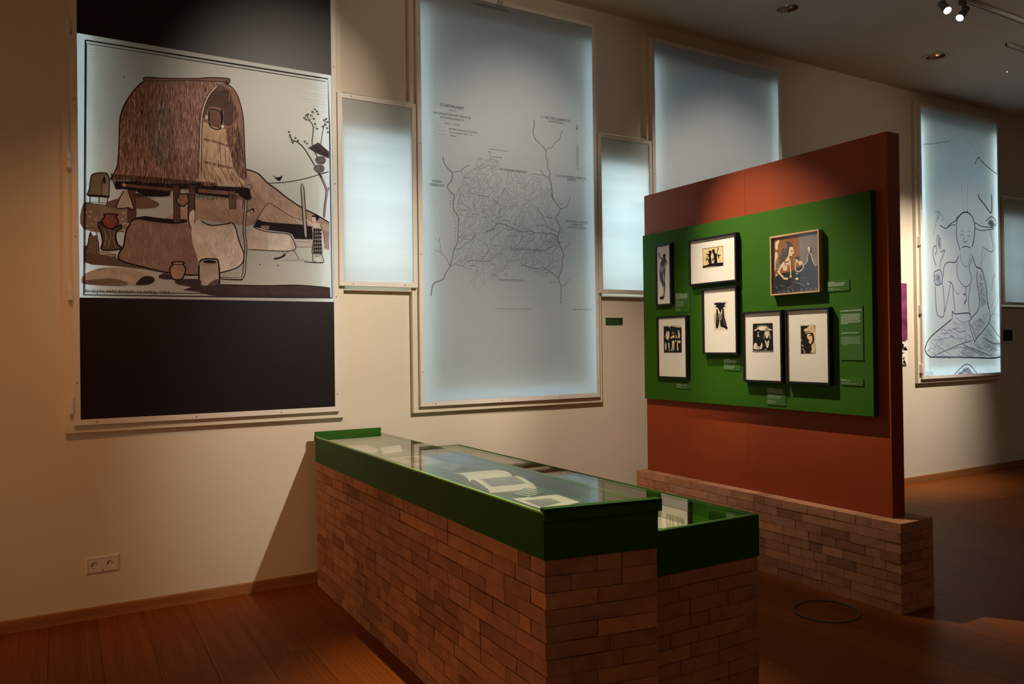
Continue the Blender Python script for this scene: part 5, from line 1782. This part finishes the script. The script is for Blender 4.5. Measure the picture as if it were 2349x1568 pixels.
picture('P5', ART_P5, 'wood-framed brown poster with seated long-haired woman in dark dress', frame='oakframe', mat='pagebrown', bw=0.0105, tmat='pencil', glz='plainglazing')
picture('P6', ART_P6, 'framed woodcut of two frontal heads under a rayed sun')
picture('P7', ART_P7, 'framed woodcut of one turbaned face in profile, lower right')

# captions
LAB = [(-0.560, 1.830, 0.163, 0.157, 'green caption card beside the drawing of the man with spear', [(6, 0.9), (7, 0.6), (3, 0.35)], None),
       (-1.068, 1.381, 0.165, 0.090, 'green caption card below the woodcut of robed figures', [(3, 0.8), (4, 0.7)], None),
       (-0.5535, 1.2275, 0.168, 0.043, 'slim green caption card below the three walking women', [(2, 0.8), (2, 0.75)], None),
       (-1.971, 1.8975, 0.162, 0.070, 'green caption card right of the wood-framed poster', [(4, 0.85), (2, 0.6)], None),
       (-2.0635, 1.4665, 0.160, 0.334, 'tall green text panel with two white headings at board edge', None, 'JOHANNES TEN KLOOSTER'),
       (-2.0605, 1.310, 0.160, 0.044, 'slim green caption card below the tall text panel', [(2, 0.5), (2, 0.8)], None),
       (-1.472, 1.153, 0.161, 0.121, 'green caption card below the sun woodcut at the board bottom', [(5, 0.9), (4, 0.8), (4, 0.5)], None)]
for i, (yl, zb, w, hh, label, blocks, title) in enumerate(LAB):
    e = empty('caption_label', (GXF, yl, zb), label, 'label', 'caption cards on the green board', -math.pi / 2)
    box('card', 0, w, -0.004, -0.0005, 0, hh, 'label', e)
    pr = Print(); rr = random.Random(40 + i); wc = lin('b9c4ab'); dim = lin('8fa080')
    if title:
        pr.text(title, 0.006, hh - 0.030, 0.148)
        for z_top, rows, st in ((hh - 0.050, 9, 0.0072), (hh - 0.192, 7, 0.0078)):
            for r_ in range(rows): pr.bars(0.007, z_top - r_ * st, (0.138 if r_ < rows - 1 else 0.05) * rr.uniform(0.93, 1.0), 0.0048, wc if rows == 9 else dim, rr)
        pr.text(title, 0.010, hh - 0.167, 0.120)
    else:
        tot = sum(n for n, _ in blocks) + 1.0 * (len(blocks) - 1) + 1; st = (hh - 0.008) / tot; z = hh - 0.006 - st * 0.5
        for bi, (n, fr) in enumerate(blocks):
            for r_ in range(n): pr.bars(0.006, z, (w - 0.014) * (fr if r_ else fr * 0.5) * rr.uniform(0.85, 1.0) if r_ in (0, n - 1) else (w - 0.014) * fr, min(0.0062, st * 0.7), wc if bi == 0 else dim, rr); z -= st
            z -= st
    pr.build(e, 'white', -0.0042, 'caption_text')
# label card on the wall right of the map
e = empty('caption_label', (3.944, 0, 1.749), 'small dark green label on the wall right of the map panel', 'label')
box('card', 0, 0.175, -0.006, -0.0005, 0, 0.059, 'darklabel', e)
pr = Print(); rr = random.Random(2)
for z, fr in ((0.047, 0.3), (0.037, 0.9), (0.028, 0.8), (0.014, 0.85)): pr.bars(0.008, z, 0.155 * fr, 0.004, lin('6f8468'), rr)
pr.build(e, 'white', -0.0062, 'caption_text')

# ------------------------------------------------------------------ socket, plaques and small things on the wall
e = empty('wall_socket', (0.106, 0, 0.268), 'double white power socket on the wall above the baseboard', 'socket')
w, hh = 0.175, 0.097
v, f = ring_xz(0, w, 0, hh, 0.011, -0.011, 0.0, 0.006); newobj('cover_frame', mesh('cover_frame', v, f), 'socket', e)
for cx in (0.0455, 0.1275):
    v, f = plate_hole(cx - 0.0335 if cx < 0.1 else 0.0875, 0.0870 if cx < 0.1 else cx + 0.0360, 0.011, hh - 0.011, cx, 0.046, 0.0205, -0.0095, 0.0085)
    ins = newobj('socket_insert', mesh('socket_insert', v, f), 'socket', e)
    for dx in (-0.0095, 0.0095): cyl('pin_hole', (cx + dx, -0.0014, 0.0465), (cx + dx, -0.0009, 0.0465), 0.0028, 0.0028, 'hole', ins, 12)
    for dz in (-0.0195, 0.0185): box('earth_clip', cx - 0.003, cx + 0.003, -0.008, -0.001, 0.046 + dz - 0.001, 0.046 + dz + 0.002, 'screw', ins)
e = empty('poster', (7.66, 0, 1.588), 'narrow strip of purple poster visible past the partition edge', 'poster')
box('sheet', 0, 0.41, -0.022, -0.0005, 0, 0.627, 'purple', e)
pr = Print(); rr = random.Random(8)
for i in range(14):
    x, z = rr.uniform(0.05, 0.40), rr.uniform(0.03, 0.6); P = [(min(0.409, max(0.001, x + rr.uniform(-.06, .06))), min(0.62, max(0.005, z + rr.uniform(-.05, .05)))) for _ in range(4)]; P.sort(key=lambda p: math.atan2(p[1] - z, p[0] - x)); pr.poly(P, lin(rr.choice(('5a2a44', '8a4a70', '30152a', 'c9a8b0'))))
pr.build(e, 'white', -0.0225)
e = empty('poster', (7.66, 0, 1.325), 'small black and white print below the purple poster strip', 'poster')
box('sheet', 0, 0.413, -0.022, -0.0005, 0, 0.246, 'mat', e)
pr = Print()
for i in range(26):
    x, z = rr.uniform(0.03, 0.39), rr.uniform(0.02, 0.22); P = [(min(0.412, max(0.001, x + rr.uniform(-.05, .05))), min(0.245, max(0.002, z + rr.uniform(-.03, .03)))) for _ in range(5)]; P.sort(key=lambda p: math.atan2(p[1] - z, p[0] - x)); pr.poly(P, lin('1a1614'))
pr.build(e, 'white', -0.0225)
e = empty('wall_plaque', (10.042, 0, 1.568), 'small dark square plaque on the wall below the short dim panel', 'plaque')
box('face', 0, 0.178, -0.02, -0.0005, 0, 0.134, 'darkplastic', e, 0.003)
# cable ring on the floor
pts = [(0.185 * (1 + 0.05 * math.sin(2 * a + 1)) * math.cos(a), 0.185 * (1 + 0.05 * math.sin(2 * a + 1)) * math.sin(a)) for a in [2 * math.pi * i / 64 for i in range(64)]]
v, f = [], []
for i, (x, y) in enumerate(pts):
    a = math.atan2(y, x)
    for k in range(8):
        b = 2 * math.pi * k / 8; rr_ = 0.004 * math.cos(b); v.append((x + rr_ * math.cos(a), y + rr_ * math.sin(a), 0.004 + 0.004 * math.sin(b)))
for i in range(64):
    for k in range(8):
        j, kk = (i + 1) % 64, (k + 1) % 8; f.append((i * 8 + k, j * 8 + k, j * 8 + kk, i * 8 + kk))
o = newobj('cable_loop', mesh('cable_loop', v, f), 'cable'); o.location = (3.862, -2.205, 0.0005); tag(o, 'thin blue-grey ring lying on the dark floor before the brick plinth', 'cable')

# ------------------------------------------------------------------ ceiling fittings
def downlight(x, y, label):
    e = empty('recessed_downlight', (x, y, CZ), label, 'ceiling light', 'recessed ceiling downlights')
    v, f = plate_hole(-0.105, 0.105, -0.105, 0.105, 0, 0, 0.085, 0, 0.03)
    f = f[:-1]
    me = mesh('trim_ring', [(p[0], p[2], -0.003 + p[1]) for p in v], f); newobj('trim_ring', me, ['ceil', 'chrome'], e)
    for p in me.polygons: p.material_index = p.index % 2
    n = 24; v, f = [], []
    for r_, z in ((0.083, 0.027), (0.074, 0.055), (0.055, 0.085), (0.03, 0.105)):
        for k in range(n): v.append((r_ * math.cos(2 * math.pi * k / n), r_ * math.sin(2 * math.pi * k / n), z))
    for L in range(3):
        for k in range(n): f.append((L * n + k, L * n + (k + 1) % n, (L + 1) * n + (k + 1) % n, (L + 1) * n + k))
    f.append(tuple(range(3 * n, 4 * n))); newobj('reflector', mesh('reflector', v, f), 'chrome', e)
    cyl('bulb', (0.02, 0, 0.10), (-0.01, 0.01, 0.035), 0.02, 0.028, 'chrome', e, 16)
    box('housing', -0.099, 0.099, -0.099, 0.099, 0.112, 0.145, 'slot', e)
downlight(*DL[0], 'recessed chrome ceiling downlight nearer the camera, at the photo top edge')
downlight(*DL[1], 'recessed chrome ceiling downlight above the red partition end')
def track(x0, x1, y, label):
    e = empty('ceiling_track', (x0, y, CZ), label, 'light track', 'ceiling light tracks'); L = x1 - x0
    v, f = boxes([(0, L, -0.02, -0.006, -0.028, 0), (0, L, 0.006, 0.02, -0.028, 0)]); newobj('rail', mesh('rail', v, f), 'ceil', e)
    box('slot', 0, L, -0.0058, 0.0058, -0.0275, 0, 'slot', e); return e
track(-2.5, 7.6, -1.625, 'long light track carrying the two lit spotlights')
track(7.74, 10.9, -1.27, 'short dark light track farther along the ceiling')
def spotlight(x, y, z, aim, label):
    e = empty('spotlight', (x, y, CZ - 0.028), label, 'spotlight', 'lit track spotlights'); a = Vector(aim).normalized(); c = Vector((0, 0, z - (CZ - 0.028)))
    box('adapter', -0.03, 0.03, -0.016, 0.016, -0.03, 0, 'lampbody', e)
    cyl('stem', (0, 0, -0.03), tuple(c * 0.8), 0.007, 0.007, 'lampbody', e, 12)
    hd = cyl('head', tuple(c - a * 0.075), tuple(c + a * 0.055), 0.026, 0.031, 'lampbody', e, 28)
    cyl('lens', tuple(c + a * 0.0555), tuple(c + a * 0.0570), 0.0275, 0.0275, 'lamp', e, 28)
    return e
spotlight(6.145, -1.625, 4.25, (-0.33, -0.56, -0.70), 'lit spotlight on the track, left of the pair')
spotlight(6.395, -1.625, 4.25, (-0.67, 0.04, -0.70), 'lit spotlight on the track, right of the pair')
# added unseen fixture at the board spot: its flap blocks the beam from the floor
e = empty('spotlight', (2.97, -0.6, CZ), 'added unseen ceiling spotlight with barn door blocking light to the floor', 'spotlight')
box('stem', -0.008, 0.008, -0.008, 0.008, -0.055, 0, 'lampbody', e)
cyl('head', (0.0, 0.0, -0.052), (-0.02, 0.01, -0.001), 0.05, 0.05, 'lampbody', e, 24)
box('beam_blocker', -0.20, 0.066, -0.16, 0.16, -0.195, -0.192, 'lampbody', e)
for sy in (-0.155, 0.155): box('hinge_arm', -0.012, 0.0, sy - 0.005, sy + 0.005, -0.192, -0.05, 'lampbody', e)
e = empty('indicator_light', (8.556, -0.856, CZ), 'tiny white indicator light on the ceiling far right', 'indicator light')
cyl('housing', (0, 0, 0), (0, 0, -0.004), 0.016, 0.014, 'lampbody', e, 16)
cyl('led', (0, 0, -0.004), (0, 0, -0.0055), 0.006, 0.006, 'led', e, 12)
